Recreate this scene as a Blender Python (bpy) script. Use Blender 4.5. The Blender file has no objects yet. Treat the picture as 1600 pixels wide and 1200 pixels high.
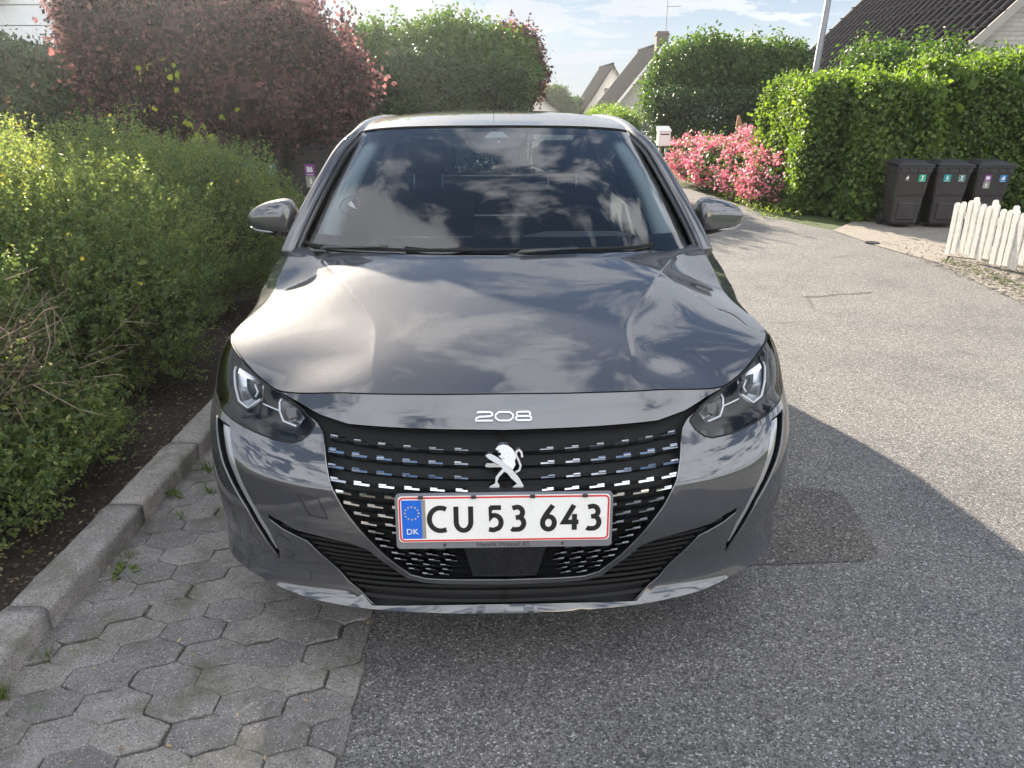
import bpy, bmesh, math, random, numpy as np
from mathutils import Vector, Matrix
from mathutils.geometry import delaunay_2d_cdt
PI=math.pi; R=math.radians
scn=bpy.context.scene; COL=scn.collection
rng=np.random.default_rng(7); random.seed(7)
# ---------------------------------------------------------------- camera
CAMH=1.52
cam=bpy.data.objects.new('camera',bpy.data.cameras.new('camera')); COL.objects.link(cam)
cam.location=(0,0,CAMH); cam.rotation_euler=(R(90-20.8),0,0)
cam.data.sensor_width=36; cam.data.lens=36*1202/1600; cam.data.clip_start=.05; cam.data.clip_end=900
scn.camera=cam
# ---------------------------------------------------------------- light
SUN_AZ=R(-23); SUN_EL=R(20.5)      # azimuth clockwise from +Y
sd=Vector((math.sin(SUN_AZ)*math.cos(SUN_EL),math.cos(SUN_AZ)*math.cos(SUN_EL),math.sin(SUN_EL)))
sl=bpy.data.lights.new('sun','SUN'); sl.energy=4.0; sl.angle=R(.55); sl.color=(1,.87,.70)
so=bpy.data.objects.new('sun',sl); COL.objects.link(so); so.rotation_euler=sd.to_track_quat('Z','Y').to_euler()
scn.view_settings.view_transform='Standard'; scn.view_settings.look='None'
scn.view_settings.exposure=2.4; scn.view_settings.gamma=1
W=bpy.data.worlds.new('World'); scn.world=W; W.use_nodes=True
nt=W.node_tree; nt.nodes.clear()
def N(nt,t,**k):
    n=nt.nodes.new(t)
    for a,b in k.items():
        if a.startswith('i_'): n.inputs[a[2:].replace('_',' ')].default_value=b
        else: setattr(n,a,b)
    return n
def L(nt,a,b): nt.links.new(a,b)
def math_(nt,op,a,b=None,c=None,clamp=False):
    n=nt.nodes.new('ShaderNodeMath'); n.operation=op; n.use_clamp=clamp
    for i,v in enumerate((a,b,c)):
        if v is None: continue
        if isinstance(v,(int,float)): n.inputs[i].default_value=v
        else: nt.links.new(v,n.inputs[i])
    return n.outputs[0]
def ramp(nt,fac,stops,interp='LINEAR'):
    n=nt.nodes.new('ShaderNodeValToRGB'); cr_=n.color_ramp; cr_.interpolation=interp
    while len(cr_.elements)<len(stops): cr_.elements.new(.5)
    for e,(p,c) in zip(cr_.elements,stops):
        e.position=p; e.color=(c[0],c[1],c[2],1) if isinstance(c,(tuple,list)) else (c,c,c,1)
    if fac is not None: nt.links.new(fac,n.inputs[0])
    return n.outputs[0]
def mixc(nt,f,a,b,mode='MIX'):
    n=nt.nodes.new('ShaderNodeMix'); n.data_type='RGBA'; n.blend_type=mode
    for s,v in ((n.inputs[0],f),(n.inputs[6],a),(n.inputs[7],b)):
        if isinstance(v,(int,float)): s.default_value=v
        elif isinstance(v,(tuple,list)): s.default_value=(v[0],v[1],v[2],1)
        else: nt.links.new(v,s)
    return n.outputs[2]
sky=N(nt,'ShaderNodeTexSky',sky_type='NISHITA',sun_disc=False,sun_elevation=SUN_EL,sun_rotation=SUN_AZ,altitude=20,air_density=1.0,dust_density=.05,ozone_density=1.5)
sg=N(nt,'ShaderNodeGamma'); L(nt,sky.outputs[0],sg.inputs[0]); sg.inputs[1].default_value=.45
sk2=mixc(nt,1.0,sg.outputs[0],(.58,.78,1.06),'MULTIPLY')
tc=N(nt,'ShaderNodeTexCoord'); sx=N(nt,'ShaderNodeSeparateXYZ'); L(nt,tc.outputs['Generated'],sx.inputs[0])
dz=math_(nt,'ADD',math_(nt,'MAXIMUM',sx.outputs[2],0.0),.16)
cx=N(nt,'ShaderNodeCombineXYZ'); L(nt,math_(nt,'DIVIDE',sx.outputs[0],dz),cx.inputs[0]); L(nt,math_(nt,'DIVIDE',sx.outputs[1],dz),cx.inputs[1])
n1=N(nt,'ShaderNodeTexNoise',i_Scale=2.3,i_Detail=12.0,i_Roughness=.62,i_Distortion=.35); L(nt,cx.outputs[0],n1.inputs['Vector'])
n2=N(nt,'ShaderNodeTexNoise',i_Scale=4.2,i_Detail=6.0,i_Roughness=.6); L(nt,cx.outputs[0],n2.inputs['Vector'])
n3=N(nt,'ShaderNodeTexNoise',i_Scale=.45,i_Detail=2.0); L(nt,cx.outputs[0],n3.inputs['Vector'])
m=math_(nt,'ADD',math_(nt,'MULTIPLY',n1.outputs[0],.75),math_(nt,'ADD',math_(nt,'MULTIPLY',n3.outputs[0],.45),math_(nt,'MULTIPLY',n2.outputs[0],.08)))
mask=ramp(nt,m,[(.0,0),(.592,0),(.645,.72),(.74,1)])
hz=ramp(nt,sx.outputs[2],[(0,.55),(.10,.25),(.3,0)])
mask2=math_(nt,'MAXIMUM',mask,hz)
thick=ramp(nt,m,[(.6,(1,1,1)),(.9,(.58,.64,.74))])
dt=N(nt,'ShaderNodeVectorMath',operation='DOT_PRODUCT'); L(nt,tc.outputs['Generated'],dt.inputs[0]); dt.inputs[1].default_value=(math.sin(SUN_AZ),math.cos(SUN_AZ),.0)
clb=ramp(nt,math_(nt,'MULTIPLY_ADD',dt.outputs['Value'],.5,.5),[(0,(1.0,.99,.97)),(.55,(.88,.88,.89)),(1,(.17,.175,.185))])   # clouds opposite the sun are front-lit, brightened further to lift the shade
cl=mixc(nt,1.0,mixc(nt,1.0,thick,clb,'MULTIPLY'),(12.5,12.5,12.6),'MULTIPLY')
skyc=mixc(nt,math_(nt,'MULTIPLY',mask2,.92),sk2,cl)
bg=N(nt,'ShaderNodeBackground',i_Strength=.05); L(nt,skyc,bg.inputs[0])
wo=N(nt,'ShaderNodeOutputWorld'); L(nt,bg.outputs[0],wo.inputs[0])
try:
    W.cycles.sampling_method='MANUAL'; W.cycles.sample_map_resolution=512
    scn.cycles.max_bounces=8; scn.cycles.transparent_max_bounces=12; scn.cycles.caustics_reflective=False; scn.cycles.caustics_refractive=False
except Exception: pass
# ---------------------------------------------------------------- materials
def newmat(name):
    m=bpy.data.materials.new(name); m.use_nodes=True; m.node_tree.nodes.clear()
    return m,m.node_tree
def pm(name,col,rough=.5,metal=0,coat=0,spec=.5,var=0,vscale=8,bump=0,bscale=60,emit=None,col2=None,coatr=.03):
    m,t=newmat(name); b=N(t,'ShaderNodeBsdfPrincipled'); o=N(t,'ShaderNodeOutputMaterial'); L(t,b.outputs[0],o.inputs[0])
    b.inputs['Base Color'].default_value=(*col,1); b.inputs['Roughness'].default_value=rough; b.inputs['Metallic'].default_value=metal
    b.inputs['Coat Weight'].default_value=coat; b.inputs['Coat Roughness'].default_value=coatr; b.inputs['Specular IOR Level'].default_value=spec
    if var or bump or col2:
        c=N(t,'ShaderNodeTexCoord')
        if var or col2:
            n=N(t,'ShaderNodeTexNoise',i_Scale=vscale,i_Detail=7.0,i_Roughness=.65); L(t,c.outputs['Object'],n.inputs['Vector'])
            c2=col2 or tuple(max(0,x*(1-var)) for x in col); c1=col if col2 else tuple(min(1,x*(1+var)) for x in col)
            L(t,ramp(t,n.outputs[0],[(.32,c2),(.68,c1)]),b.inputs['Base Color'])
        if bump:
            n=N(t,'ShaderNodeTexNoise',i_Scale=bscale,i_Detail=5.0); L(t,c.outputs['Object'],n.inputs['Vector'])
            bb=N(t,'ShaderNodeBump',i_Strength=bump,i_Distance=.01); L(t,n.outputs[0],bb.inputs['Height']); L(t,bb.outputs[0],b.inputs['Normal'])
    if emit: b.inputs['Emission Color'].default_value=(*emit,1); b.inputs['Emission Strength'].default_value=1
    return m
def leafmat(name,stops,trans=.4,rough=.45,tcol=None,vary=.5,spec=.35):
    m,t=newmat(name); g=N(t,'ShaderNodeNewGeometry'); o=N(t,'ShaderNodeOutputMaterial')
    c=N(t,'ShaderNodeTexCoord'); n=N(t,'ShaderNodeTexNoise',i_Scale=3.0,i_Detail=3.0); L(t,c.outputs['Object'],n.inputs['Vector'])
    f=math_(t,'ADD',math_(t,'MULTIPLY',g.outputs['Random Per Island'],1-vary),math_(t,'MULTIPLY',n.outputs[0],vary))
    k=ramp(t,f,stops)
    b=N(t,'ShaderNodeBsdfPrincipled'); L(t,k,b.inputs['Base Color']); b.inputs['Roughness'].default_value=rough; b.inputs['Specular IOR Level'].default_value=spec
    tr=N(t,'ShaderNodeBsdfTranslucent'); tcn=mixc(t,1.0,k,tcol or (1.5,1.6,.55),'MULTIPLY'); L(t,tcn,tr.inputs[0])
    mx=N(t,'ShaderNodeMixShader'); mx.inputs[0].default_value=trans; L(t,b.outputs[0],mx.inputs[1]); L(t,tr.outputs[0],mx.inputs[2]); L(t,mx.outputs[0],o.inputs[0])
    return m
def glassmat(name,tint,rough=0.0,mul=2.3):
    m,t=newmat(name); o=N(t,'ShaderNodeOutputMaterial'); fr=N(t,'ShaderNodeFresnel',i_IOR=1.5)
    tr=N(t,'ShaderNodeBsdfTransparent'); tr.inputs[0].default_value=(*tint,1); gl=N(t,'ShaderNodeBsdfGlossy'); gl.inputs['Roughness'].default_value=rough
    mx=N(t,'ShaderNodeMixShader'); L(t,math_(t,'MULTIPLY',fr.outputs[0],mul,clamp=True),mx.inputs[0]); L(t,tr.outputs[0],mx.inputs[1]); L(t,gl.outputs[0],mx.inputs[2]); L(t,mx.outputs[0],o.inputs[0])
    return m
def paintmat(name,col):
    m,t=newmat(name); b=N(t,'ShaderNodeBsdfPrincipled'); o=N(t,'ShaderNodeOutputMaterial'); L(t,b.outputs[0],o.inputs[0])
    c=N(t,'ShaderNodeTexCoord'); v=N(t,'ShaderNodeTexVoronoi',i_Scale=1400.0); L(t,c.outputs['Object'],v.inputs['Vector'])
    sp=ramp(t,v.outputs['Color'],[(0,tuple(x*.75 for x in col)),(.8,col),(1,tuple(x*1.9 for x in col))])
    L(t,sp,b.inputs['Base Color']); b.inputs['Metallic'].default_value=.4; b.inputs['Roughness'].default_value=.62; b.inputs['Specular IOR Level'].default_value=.15; b.inputs['Specular Tint'].default_value=(.22,.22,.24,1)
    b.inputs['Coat Weight'].default_value=1; b.inputs['Coat Roughness'].default_value=.015; b.inputs['Coat IOR'].default_value=2.05
    d=N(t,'ShaderNodeTexNoise',i_Scale=5.0,i_Detail=6.0,i_Roughness=.7); L(t,c.outputs['Object'],d.inputs['Vector'])
    L(t,ramp(t,d.outputs[0],[(.5,.002),(.85,.010)]),b.inputs['Coat Roughness'])
    return m
def asphaltmat(name,dark=1.0,base=((.05,.05,.052),(.20,.19,.18),(.42,.40,.38))):
    m,t=newmat(name); b=N(t,'ShaderNodeBsdfPrincipled'); o=N(t,'ShaderNodeOutputMaterial'); L(t,b.outputs[0],o.inputs[0])
    c=N(t,'ShaderNodeTexCoord')
    v=N(t,'ShaderNodeTexVoronoi',i_Scale=185.0,i_Randomness=1.0); L(t,c.outputs['Object'],v.inputs['Vector'])
    sepc=N(t,'ShaderNodeSeparateColor'); L(t,v.outputs['Color'],sepc.inputs[0])
    st=ramp(t,sepc.outputs[0],[(0,tuple(x*dark for x in base[0])),(.55,tuple(x*dark for x in base[1])),(.86,tuple(x*dark*1.1 for x in base[1])),(1,tuple(x*dark for x in base[2]))])
    v2=N(t,'ShaderNodeTexVoronoi',i_Scale=185.0,feature='DISTANCE_TO_EDGE'); L(t,c.outputs['Object'],v2.inputs['Vector'])
    ed=ramp(t,v2.outputs['Distance'],[(0,.35),(.12,1)])
    k=mixc(t,1.0,st,ed,'MULTIPLY')
    n=N(t,'ShaderNodeTexNoise',i_Scale=1.3,i_Detail=8.0,i_Roughness=.7); L(t,c.outputs['Object'],n.inputs['Vector'])
    k=mixc(t,1.0,k,ramp(t,n.outputs[0],[(.28,(.72,.72,.74)),(.5,(1,1,1)),(.72,(1.22,1.17,1.09))]),'MULTIPLY')
    # hairline cracks
    nw=N(t,'ShaderNodeTexNoise',i_Scale=2.5,i_Detail=4.0); L(t,c.outputs['Object'],nw.inputs['Vector'])
    wv=mixc(t,.12,c.outputs['Object'],nw.outputs['Color'],'ADD')
    v3=N(t,'ShaderNodeTexVoronoi',i_Scale=.33,feature='DISTANCE_TO_EDGE'); L(t,wv,v3.inputs['Vector'])
    crk=ramp(t,v3.outputs['Distance'],[(0,.45),(.0028,.6),(.005,1)]); n5=N(t,'ShaderNodeTexNoise',i_Scale=.7); L(t,c.outputs['Object'],n5.inputs['Vector'])
    crk=mixc(t,ramp(t,n5.outputs[0],[(.56,0),(.62,1)]),(1,1,1),crk)
    k=mixc(t,1.0,k,crk,'MULTIPLY')
    L(t,k,b.inputs['Base Color']); b.inputs['Roughness'].default_value=.85; b.inputs['Specular IOR Level'].default_value=.3
    h=math_(t,'ADD',math_(t,'MULTIPLY',v2.outputs['Distance'],1.2),sepc.outputs[1])
    bb=N(t,'ShaderNodeBump',i_Strength=.75,i_Distance=.0035); L(t,h,bb.inputs['Height']); L(t,bb.outputs[0],b.inputs['Normal'])
    return m
def stonemat(name,c1,c2,sp=(.45,.44,.42),scale=180,moss=None):
    m,t=newmat(name); b=N(t,'ShaderNodeBsdfPrincipled'); o=N(t,'ShaderNodeOutputMaterial'); L(t,b.outputs[0],o.inputs[0])
    c=N(t,'ShaderNodeTexCoord'); n=N(t,'ShaderNodeTexNoise',i_Scale=9.0,i_Detail=9.0,i_Roughness=.75); L(t,c.outputs['Object'],n.inputs['Vector'])
    k=ramp(t,n.outputs[0],[(.3,c2),(.7,c1)])
    g=N(t,'ShaderNodeNewGeometry'); k=mixc(t,1.0,k,ramp(t,g.outputs['Random Per Island'],[(0,(.74,.74,.77)),(1,(1.24,1.21,1.15))]),'MULTIPLY')
    v=N(t,'ShaderNodeTexVoronoi',i_Scale=scale); L(t,c.outputs['Object'],v.inputs['Vector']); s=N(t,'ShaderNodeSeparateColor'); L(t,v.outputs['Color'],s.inputs[0])
    k=mixc(t,ramp(t,s.outputs[0],[(.90,0),(.93,.8)]),k,sp); k=mixc(t,ramp(t,s.outputs[1],[(.84,0),(.88,.7)]),k,tuple(x*.45 for x in c2))
    if moss:
        n4=N(t,'ShaderNodeTexNoise',i_Scale=5.0,i_Detail=8.0,i_Roughness=.75); L(t,c.outputs['Object'],n4.inputs['Vector']); k=mixc(t,ramp(t,n4.outputs[0],[(.49,0),(.66,.75)]),k,moss)
    L(t,k,b.inputs['Base Color']); b.inputs['Roughness'].default_value=.9; b.inputs['Specular IOR Level'].default_value=.25
    n6=N(t,'ShaderNodeTexNoise',i_Scale=70.0,i_Detail=6.0,i_Roughness=.7); L(t,c.outputs['Object'],n6.inputs['Vector'])
    bb=N(t,'ShaderNodeBump',i_Strength=.7,i_Distance=.006); L(t,math_(t,'ADD',n6.outputs[0],math_(t,'MULTIPLY',s.outputs[0],.25)),bb.inputs['Height']); L(t,bb.outputs[0],b.inputs['Normal'])
    return m
def brickmat(name,c1,c2,mortar,scale=1.0,bw=.23,bh=.07,ax='XZ'):
    m,t=newmat(name); b=N(t,'ShaderNodeBsdfPrincipled'); o=N(t,'ShaderNodeOutputMaterial'); L(t,b.outputs[0],o.inputs[0])
    c=N(t,'ShaderNodeTexCoord'); s=N(t,'ShaderNodeSeparateXYZ'); L(t,c.outputs['Object'],s.inputs[0]); q=N(t,'ShaderNodeCombineXYZ')
    L(t,math_(t,'ADD',s.outputs[0],s.outputs[1]),q.inputs[0]); L(t,s.outputs[2],q.inputs[1])
    k=N(t,'ShaderNodeTexBrick'); L(t,q.outputs[0],k.inputs['Vector']); k.inputs['Color1'].default_value=(*c1,1); k.inputs['Color2'].default_value=(*c2,1); k.inputs['Mortar'].default_value=(*mortar,1)
    k.inputs['Scale'].default_value=scale; k.inputs['Brick Width'].default_value=bw; k.inputs['Row Height'].default_value=bh; k.inputs['Mortar Size'].default_value=.008
    n=N(t,'ShaderNodeTexNoise',i_Scale=6.0,i_Detail=6.0); L(t,c.outputs['Object'],n.inputs['Vector'])
    kk=mixc(t,1.0,k.outputs[0],ramp(t,n.outputs[0],[(.3,.82),(.7,1.12)]),'MULTIPLY'); L(t,kk,b.inputs['Base Color']); b.inputs['Roughness'].default_value=.9
    bb=N(t,'ShaderNodeBump',i_Strength=.5,i_Distance=.01); L(t,math_(t,'SUBTRACT',1.0,k.outputs['Fac']),bb.inputs['Height']); L(t,bb.outputs[0],b.inputs['Normal'])
    return m
M={}
M['paint']=paintmat('grey metallic paint',(.060,.063,.073))
M['gloss']=pm('black gloss plastic',(.008,.009,.010),.12,coat=.6)
M['slat']=pm('slat plastic',(.006,.007,.008),.5,spec=.2)
M['matte']=pm('black textured plastic',(.011,.012,.013),.6,spec=.25,bump=.2,bscale=400)
M['dark']=pm('dark cavity plastic',(.010,.010,.011),.7)
M['chrome']=pm('chrome',(.66,.68,.71),.08,1)
M['dimtrim']=pm('dark satin trim',(.28,.28,.29),.3,1)
M['satin']=pm('satin metal',(.62,.63,.65),.25,1)
M['emblem']=pm('polished emblem',(.50,.515,.54),.24,1)
M['silver']=pm('silver reflector',(.82,.84,.87),.32,1)
M['lampgrey']=pm('lamp housing grey',(.022,.022,.024),.3,.2)
M['drl']=pm('light guide',(.92,.95,1.0),.25,coat=1)
M['strip']=pm('smoked light strip',(.30,.31,.33),.22,.3,coat=1)
M['glass']=glassmat('windscreen glass',(.80,.87,.87))
M['tint']=glassmat('side glass',(.30,.33,.34))
M['lens']=glassmat('lamp lens',(.96,.97,.98),mul=.85)
M['tyre']=pm('tyre rubber',(.02,.02,.02),.8,bump=.3,bscale=80)
M['rim']=pm('alloy rim',(.45,.46,.48),.3,.9)
M['red']=pm('red lens',(.35,.01,.01),.15,coat=1)
M['fabric']=pm('seat fabric',(.05,.053,.06),.9,bump=.4,bscale=300)
M['trim']=pm('pale interior trim',(.42,.46,.48),.8)
M['dashm']=pm('dashboard skin',(.085,.095,.10),.6,bump=.4,bscale=500)
M['white']=pm('plate white',(.82,.82,.80),.35,coat=.3,var=.03,vscale=90)
M['platered']=pm('plate red',(.60,.04,.04),.4)
M['plateblue']=pm('plate blue',(.01,.13,.62),.35)
M['ink']=pm('plate black',(.012,.014,.014),.4)
M['yellow']=pm('star yellow',(.8,.62,.12),.4)
M['frame']=pm('plate frame grey',(.18,.185,.20),.4)
M['numeral']=pm('numeral chrome',(.55,.58,.64),.18,1)
M['frametext']=pm('frame lettering',(.03,.03,.034),.5)
M['asphalt']=asphaltmat('worn asphalt',1.0,((.075,.074,.075),(.208,.205,.201),(.47,.465,.455)))
M['darkasphalt']=asphaltmat('darker asphalt',1.0,((.045,.045,.048),(.150,.142,.135),(.40,.39,.38)))
M['paver']=stonemat('concrete paver',(.26,.25,.245),(.155,.150,.150),(.40,.39,.38),300,moss=(.10,.105,.07))
M['granite']=stonemat('granite kerb',(.34,.32,.31),(.19,.18,.18),(.46,.45,.43),300,moss=(.11,.12,.08))
M['soil']=stonemat('dark soil',(.06,.048,.04),(.028,.023,.020),(.16,.13,.10),90)
M['joint']=stonemat('joint sand',(.13,.12,.105),(.07,.068,.058),(.2,.19,.17),160,moss=(.045,.06,.02))
M['gravel']=stonemat('gravel',(.29,.265,.23),(.13,.12,.10),(.42,.40,.37),75)
M['drive']=stonemat('worn concrete drive',(.245,.228,.205),(.175,.162,.145),(.34,.32,.30),150)
M['lawn']=pm('lawn ground',(.05,.075,.02),.95,var=.4,vscale=4,bump=.6,bscale=50)
M['bark']=pm('bark',(.10,.075,.055),.9,var=.4,vscale=20,bump=.8,bscale=60)
M['twig']=pm('dry twig',(.20,.15,.11),.85,var=.35,vscale=30)
M['timber']=pm('white painted timber',(.72,.70,.65),.75,var=.16,vscale=25,bump=.6,bscale=70)
M['bin']=pm('bin plastic',(.034,.030,.030),.55,var=.25,vscale=5,bump=.25,bscale=250)
M['binlid']=pm('bin lid plastic',(.022,.022,.026),.5,bump=.25,bscale=250)
M['galv']=pm('galvanised steel',(.24,.25,.265),.6,.3,var=.15,vscale=12)
M['lf_pot']=leafmat('shrub leaf',[(.15,(.062,.108,.055)),(.5,(.13,.195,.082)),(.85,(.34,.38,.12))],.55,tcol=(1.6,1.5,.75))
M['lf_green']=leafmat('bright hedge leaf',[(.2,(.055,.095,.032)),(.5,(.095,.150,.042)),(.85,(.19,.25,.065))],.45,tcol=(1.75,1.9,.5))
M['lf_dark']=leafmat('dark hedge leaf',[(.2,(.018,.042,.018)),(.5,(.032,.065,.025)),(.85,(.06,.10,.035))],.25)
M['lf_mid']=leafmat('tree leaf',[(.2,(.035,.075,.022)),(.5,(.06,.12,.032)),(.85,(.13,.18,.05))],.38)
M['lf_purple']=leafmat('purple leaf',[(.15,(.018,.016,.020)),(.5,(.034,.026,.032)),(.85,(.125,.078,.078))],.52,tcol=(3.3,2.2,2.1),spec=.15,vary=.3)
M['lf_lime']=leafmat('lime leaf',[(.2,(.25,.30,.03)),(.8,(.42,.42,.05))],.5,tcol=(1.3,1.3,.5))
M['rose']=leafmat('rose petals',[(.2,(.62,.15,.25)),(.5,(.76,.30,.40)),(.85,(.82,.55,.58))],.3,tcol=(1.2,.8,.9),vary=.3)
M['petal']=leafmat('yellow petals',[(.2,(.75,.55,.04)),(.8,(.85,.72,.10))],.35,tcol=(1.2,1.1,.6))
M['straw']=leafmat('dry leaves',[(.2,(.28,.20,.10)),(.8,(.50,.42,.25))],.25,tcol=(1,1,.8))
M['grass']=leafmat('grass blade',[(.2,(.05,.09,.02)),(.8,(.16,.20,.05))],.4)
M['brickdark']=brickmat('dark brick',(.09,.06,.05),(.13,.08,.065),(.16,.15,.14))
M['brickred']=brickmat('red brick',(.30,.12,.07),(.38,.17,.10),(.35,.32,.28))
M['brickwhite']=brickmat('pale brick',(.55,.51,.46),(.48,.45,.41),(.40,.38,.35))
M['plaster']=pm('grey render',(.36,.33,.30),.9,var=.08,vscale=3)
M['whitewall']=pm('white render',(.74,.72,.68),.85,var=.05,vscale=3)
M['panel']=pm('white cladding',(.72,.74,.76),.5,var=.04)
M['win']=pm('window pane',(.02,.03,.035),.06,coat=.5)
M['woodstump']=pm('weathered wood',(.30,.15,.07),.85,var=.35,vscale=18,bump=.5,bscale=60)
def rooftile():
    m,t=newmat('dark roof tiles'); b=N(t,'ShaderNodeBsdfPrincipled'); o=N(t,'ShaderNodeOutputMaterial'); L(t,b.outputs[0],o.inputs[0])
    c=N(t,'ShaderNodeTexCoord'); n=N(t,'ShaderNodeTexNoise',i_Scale=14.0,i_Detail=7.0,i_Roughness=.75); L(t,c.outputs['Object'],n.inputs['Vector'])
    L(t,ramp(t,n.outputs[0],[(.3,(.015,.015,.017)),(.6,(.034,.033,.036)),(.75,(.080,.076,.074))]),b.inputs['Base Color']); b.inputs['Roughness'].default_value=1.0; b.inputs['Specular IOR Level'].default_value=0
    return m
M['tile']=rooftile()
# ---------------------------------------------------------------- mesh helpers
def tagp(o,label=None,cat=None,group=None,kind=None):
    for k,v in (('label',label),('category',cat),('group',group),('kind',kind)):
        if v: o[k]=v
    return o
def mk(name,V,F,mat,parent=None,smooth=False,NV=None,loc=None):
    me=bpy.data.meshes.new(name); V=np.asarray(V,float)
    if isinstance(F,np.ndarray):
        k=F.shape[1]; me.vertices.add(len(V)); me.vertices.foreach_set('co',V.ravel()); me.loops.add(F.size); me.loops.foreach_set('vertex_index',F.ravel().astype(np.int32))
        me.polygons.add(len(F)); me.polygons.foreach_set('loop_start',np.arange(0,F.size,k,dtype=np.int32)); me.update(calc_edges=True)
    else: me.from_pydata([tuple(v) for v in V],[],F); me.update()
    if mat is not None: me.materials.append(mat)
    me.polygons.foreach_set('use_smooth',[bool(smooth)]*len(me.polygons))
    if NV is not None: me.normals_split_custom_set_from_vertices([tuple(n) for n in NV])
    o=bpy.data.objects.new(name,me); COL.objects.link(o)
    if parent: o.parent=parent
    if loc is not None: o.location=loc
    return o
def empty(name,loc,rz=0,label=None,cat=None,group=None):
    o=bpy.data.objects.new(name,None); COL.objects.link(o); o.location=loc; o.rotation_euler=(0,0,rz); o.empty_display_size=.1
    return tagp(o,label,cat,group)
def copytree(o,parent=None):
    c=o.copy(); COL.objects.link(c); c.parent=parent
    for ch in list(o.children): copytree(ch,c)
    return c
class MB:
    def __init__(s): s.V=[]; s.F=[]
    def add(s,V,F):
        b=len(s.V); s.V+= [tuple(v) for v in V]; s.F+=[tuple(i+b for i in f) for f in F]; return s
    def box(s,x0,x1,y0,y1,z0,z1,T=None):
        V=[(x,y,z) for z in (z0,z1) for y in (y0,y1) for x in (x0,x1)]
        if T: V=[T(*v) for v in V]
        return s.add(V,[(0,2,3,1),(4,5,7,6),(0,1,5,4),(2,6,7,3),(0,4,6,2),(1,3,7,5)])
    def bbox(s,x0,x1,y0,y1,z0,z1,b=.01,T=None):   # bevelled box
        bm=bmesh.new(); bmesh.ops.create_cube(bm,size=1)
        for v in bm.verts: v.co=Vector(((x0+x1)/2+v.co.x*(x1-x0),(y0+y1)/2+v.co.y*(y1-y0),(z0+z1)/2+v.co.z*(z1-z0)))
        bmesh.ops.bevel(bm,geom=bm.edges[:],offset=b,segments=2,affect='EDGES',profile=.5)
        V=[v.co.copy() for v in bm.verts]; 
        if T: V=[T(*v) for v in V]
        bm.verts.index_update(); F=[[v.index for v in f.verts] for f in bm.faces]; bm.free(); return s.add(V,F)
    def tube(s,pts,rad,n=8,cap=True):
        pts=[Vector(p) for p in pts]; rad=rad if isinstance(rad,list) else [rad]*len(pts); V=[];F=[]
        up=Vector((0,0,1))
        for i,p in enumerate(pts):
            d=(pts[min(i+1,len(pts)-1)]-pts[max(i-1,0)]).normalized(); a=d.cross(up) if abs(d.z)<.95 else d.cross(Vector((1,0,0))); a.normalize(); b=d.cross(a)
            r=rad[i]; ra,rb=(r if isinstance(r,tuple) else (r,r))
            V+=[p+a*math.cos(2*PI*k/n)*ra+b*math.sin(2*PI*k/n)*rb for k in range(n)]
        for i in range(len(pts)-1): F+=[(i*n+k,i*n+(k+1)%n,(i+1)*n+(k+1)%n,(i+1)*n+k) for k in range(n)]
        if cap: F+=[tuple(range(n))[::-1],tuple((len(pts)-1)*n+k for k in range(n))]
        return s.add(V,F)
    def cyl(s,c,r,h,n=24,axis='Z'):
        c=Vector(c); d={'Z':Vector((0,0,h/2)),'X':Vector((h/2,0,0)),'Y':Vector((0,h/2,0))}[axis]; return s.tube([c-d,c+d],r,n)
    def prism(s,poly,T,d):   # poly list of (a,b) ; T(a,b,c) -> xyz ; depth d
        n=len(poly); V=[T(a,b,0) for a,b in poly]+[T(a,b,d) for a,b in poly]
        tri=tess(poly); F=[t for t in tri]+[tuple(i+n for i in t[::-1]) for t in tri]+[(i,i+n,(i+1)%n+n,(i+1)%n) for i in range(n)]
        return s.add(V,F)
    def make(s,name,mat,parent=None,smooth=False,loc=None): return mk(name,s.V,s.F,mat,parent,smooth,loc=loc)
def tess(poly):
    n=len(poly); r=delaunay_2d_cdt([Vector(p) for p in poly],[(i,(i+1)%n) for i in range(n)],[],0,1e-7)
    vs=np.array([(v.x,v.y) for v in r[0]]); F=[]
    mp=[o[0] if o else 0 for o in r[3]]
    P=np.array(poly,float)
    for f in r[2]:
        c=vs[list(f)].mean(0)
        if pip(P,c[None])[0]: F.append(tuple(mp[i] for i in f))
    return F
def pip(P,Q):
    P=np.asarray(P,float); x,y=Q[:,0],Q[:,1]; ins=np.zeros(len(Q),bool); j=len(P)-1
    for i in range(len(P)):
        xi,yi=P[i]; xj,yj=P[j]
        if yi!=yj: ins^=((yi>y)!=(yj>y))&(x<(xj-xi)*(y-yi)/(yj-yi)+xi)
        j=i
    return ins
def dens(poly,sp,closed=True):
    out=[]; n=len(poly)
    for i in range(n if closed else n-1):
        a=poly[i]; b=poly[(i+1)%n]; k=max(1,int(math.ceil(math.hypot(b[0]-a[0],b[1]-a[1])/sp)))
        out+=[(a[0]+(b[0]-a[0])*j/k,a[1]+(b[1]-a[1])*j/k) for j in range(k)]
    if not closed: out.append(poly[-1])
    return out
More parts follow.
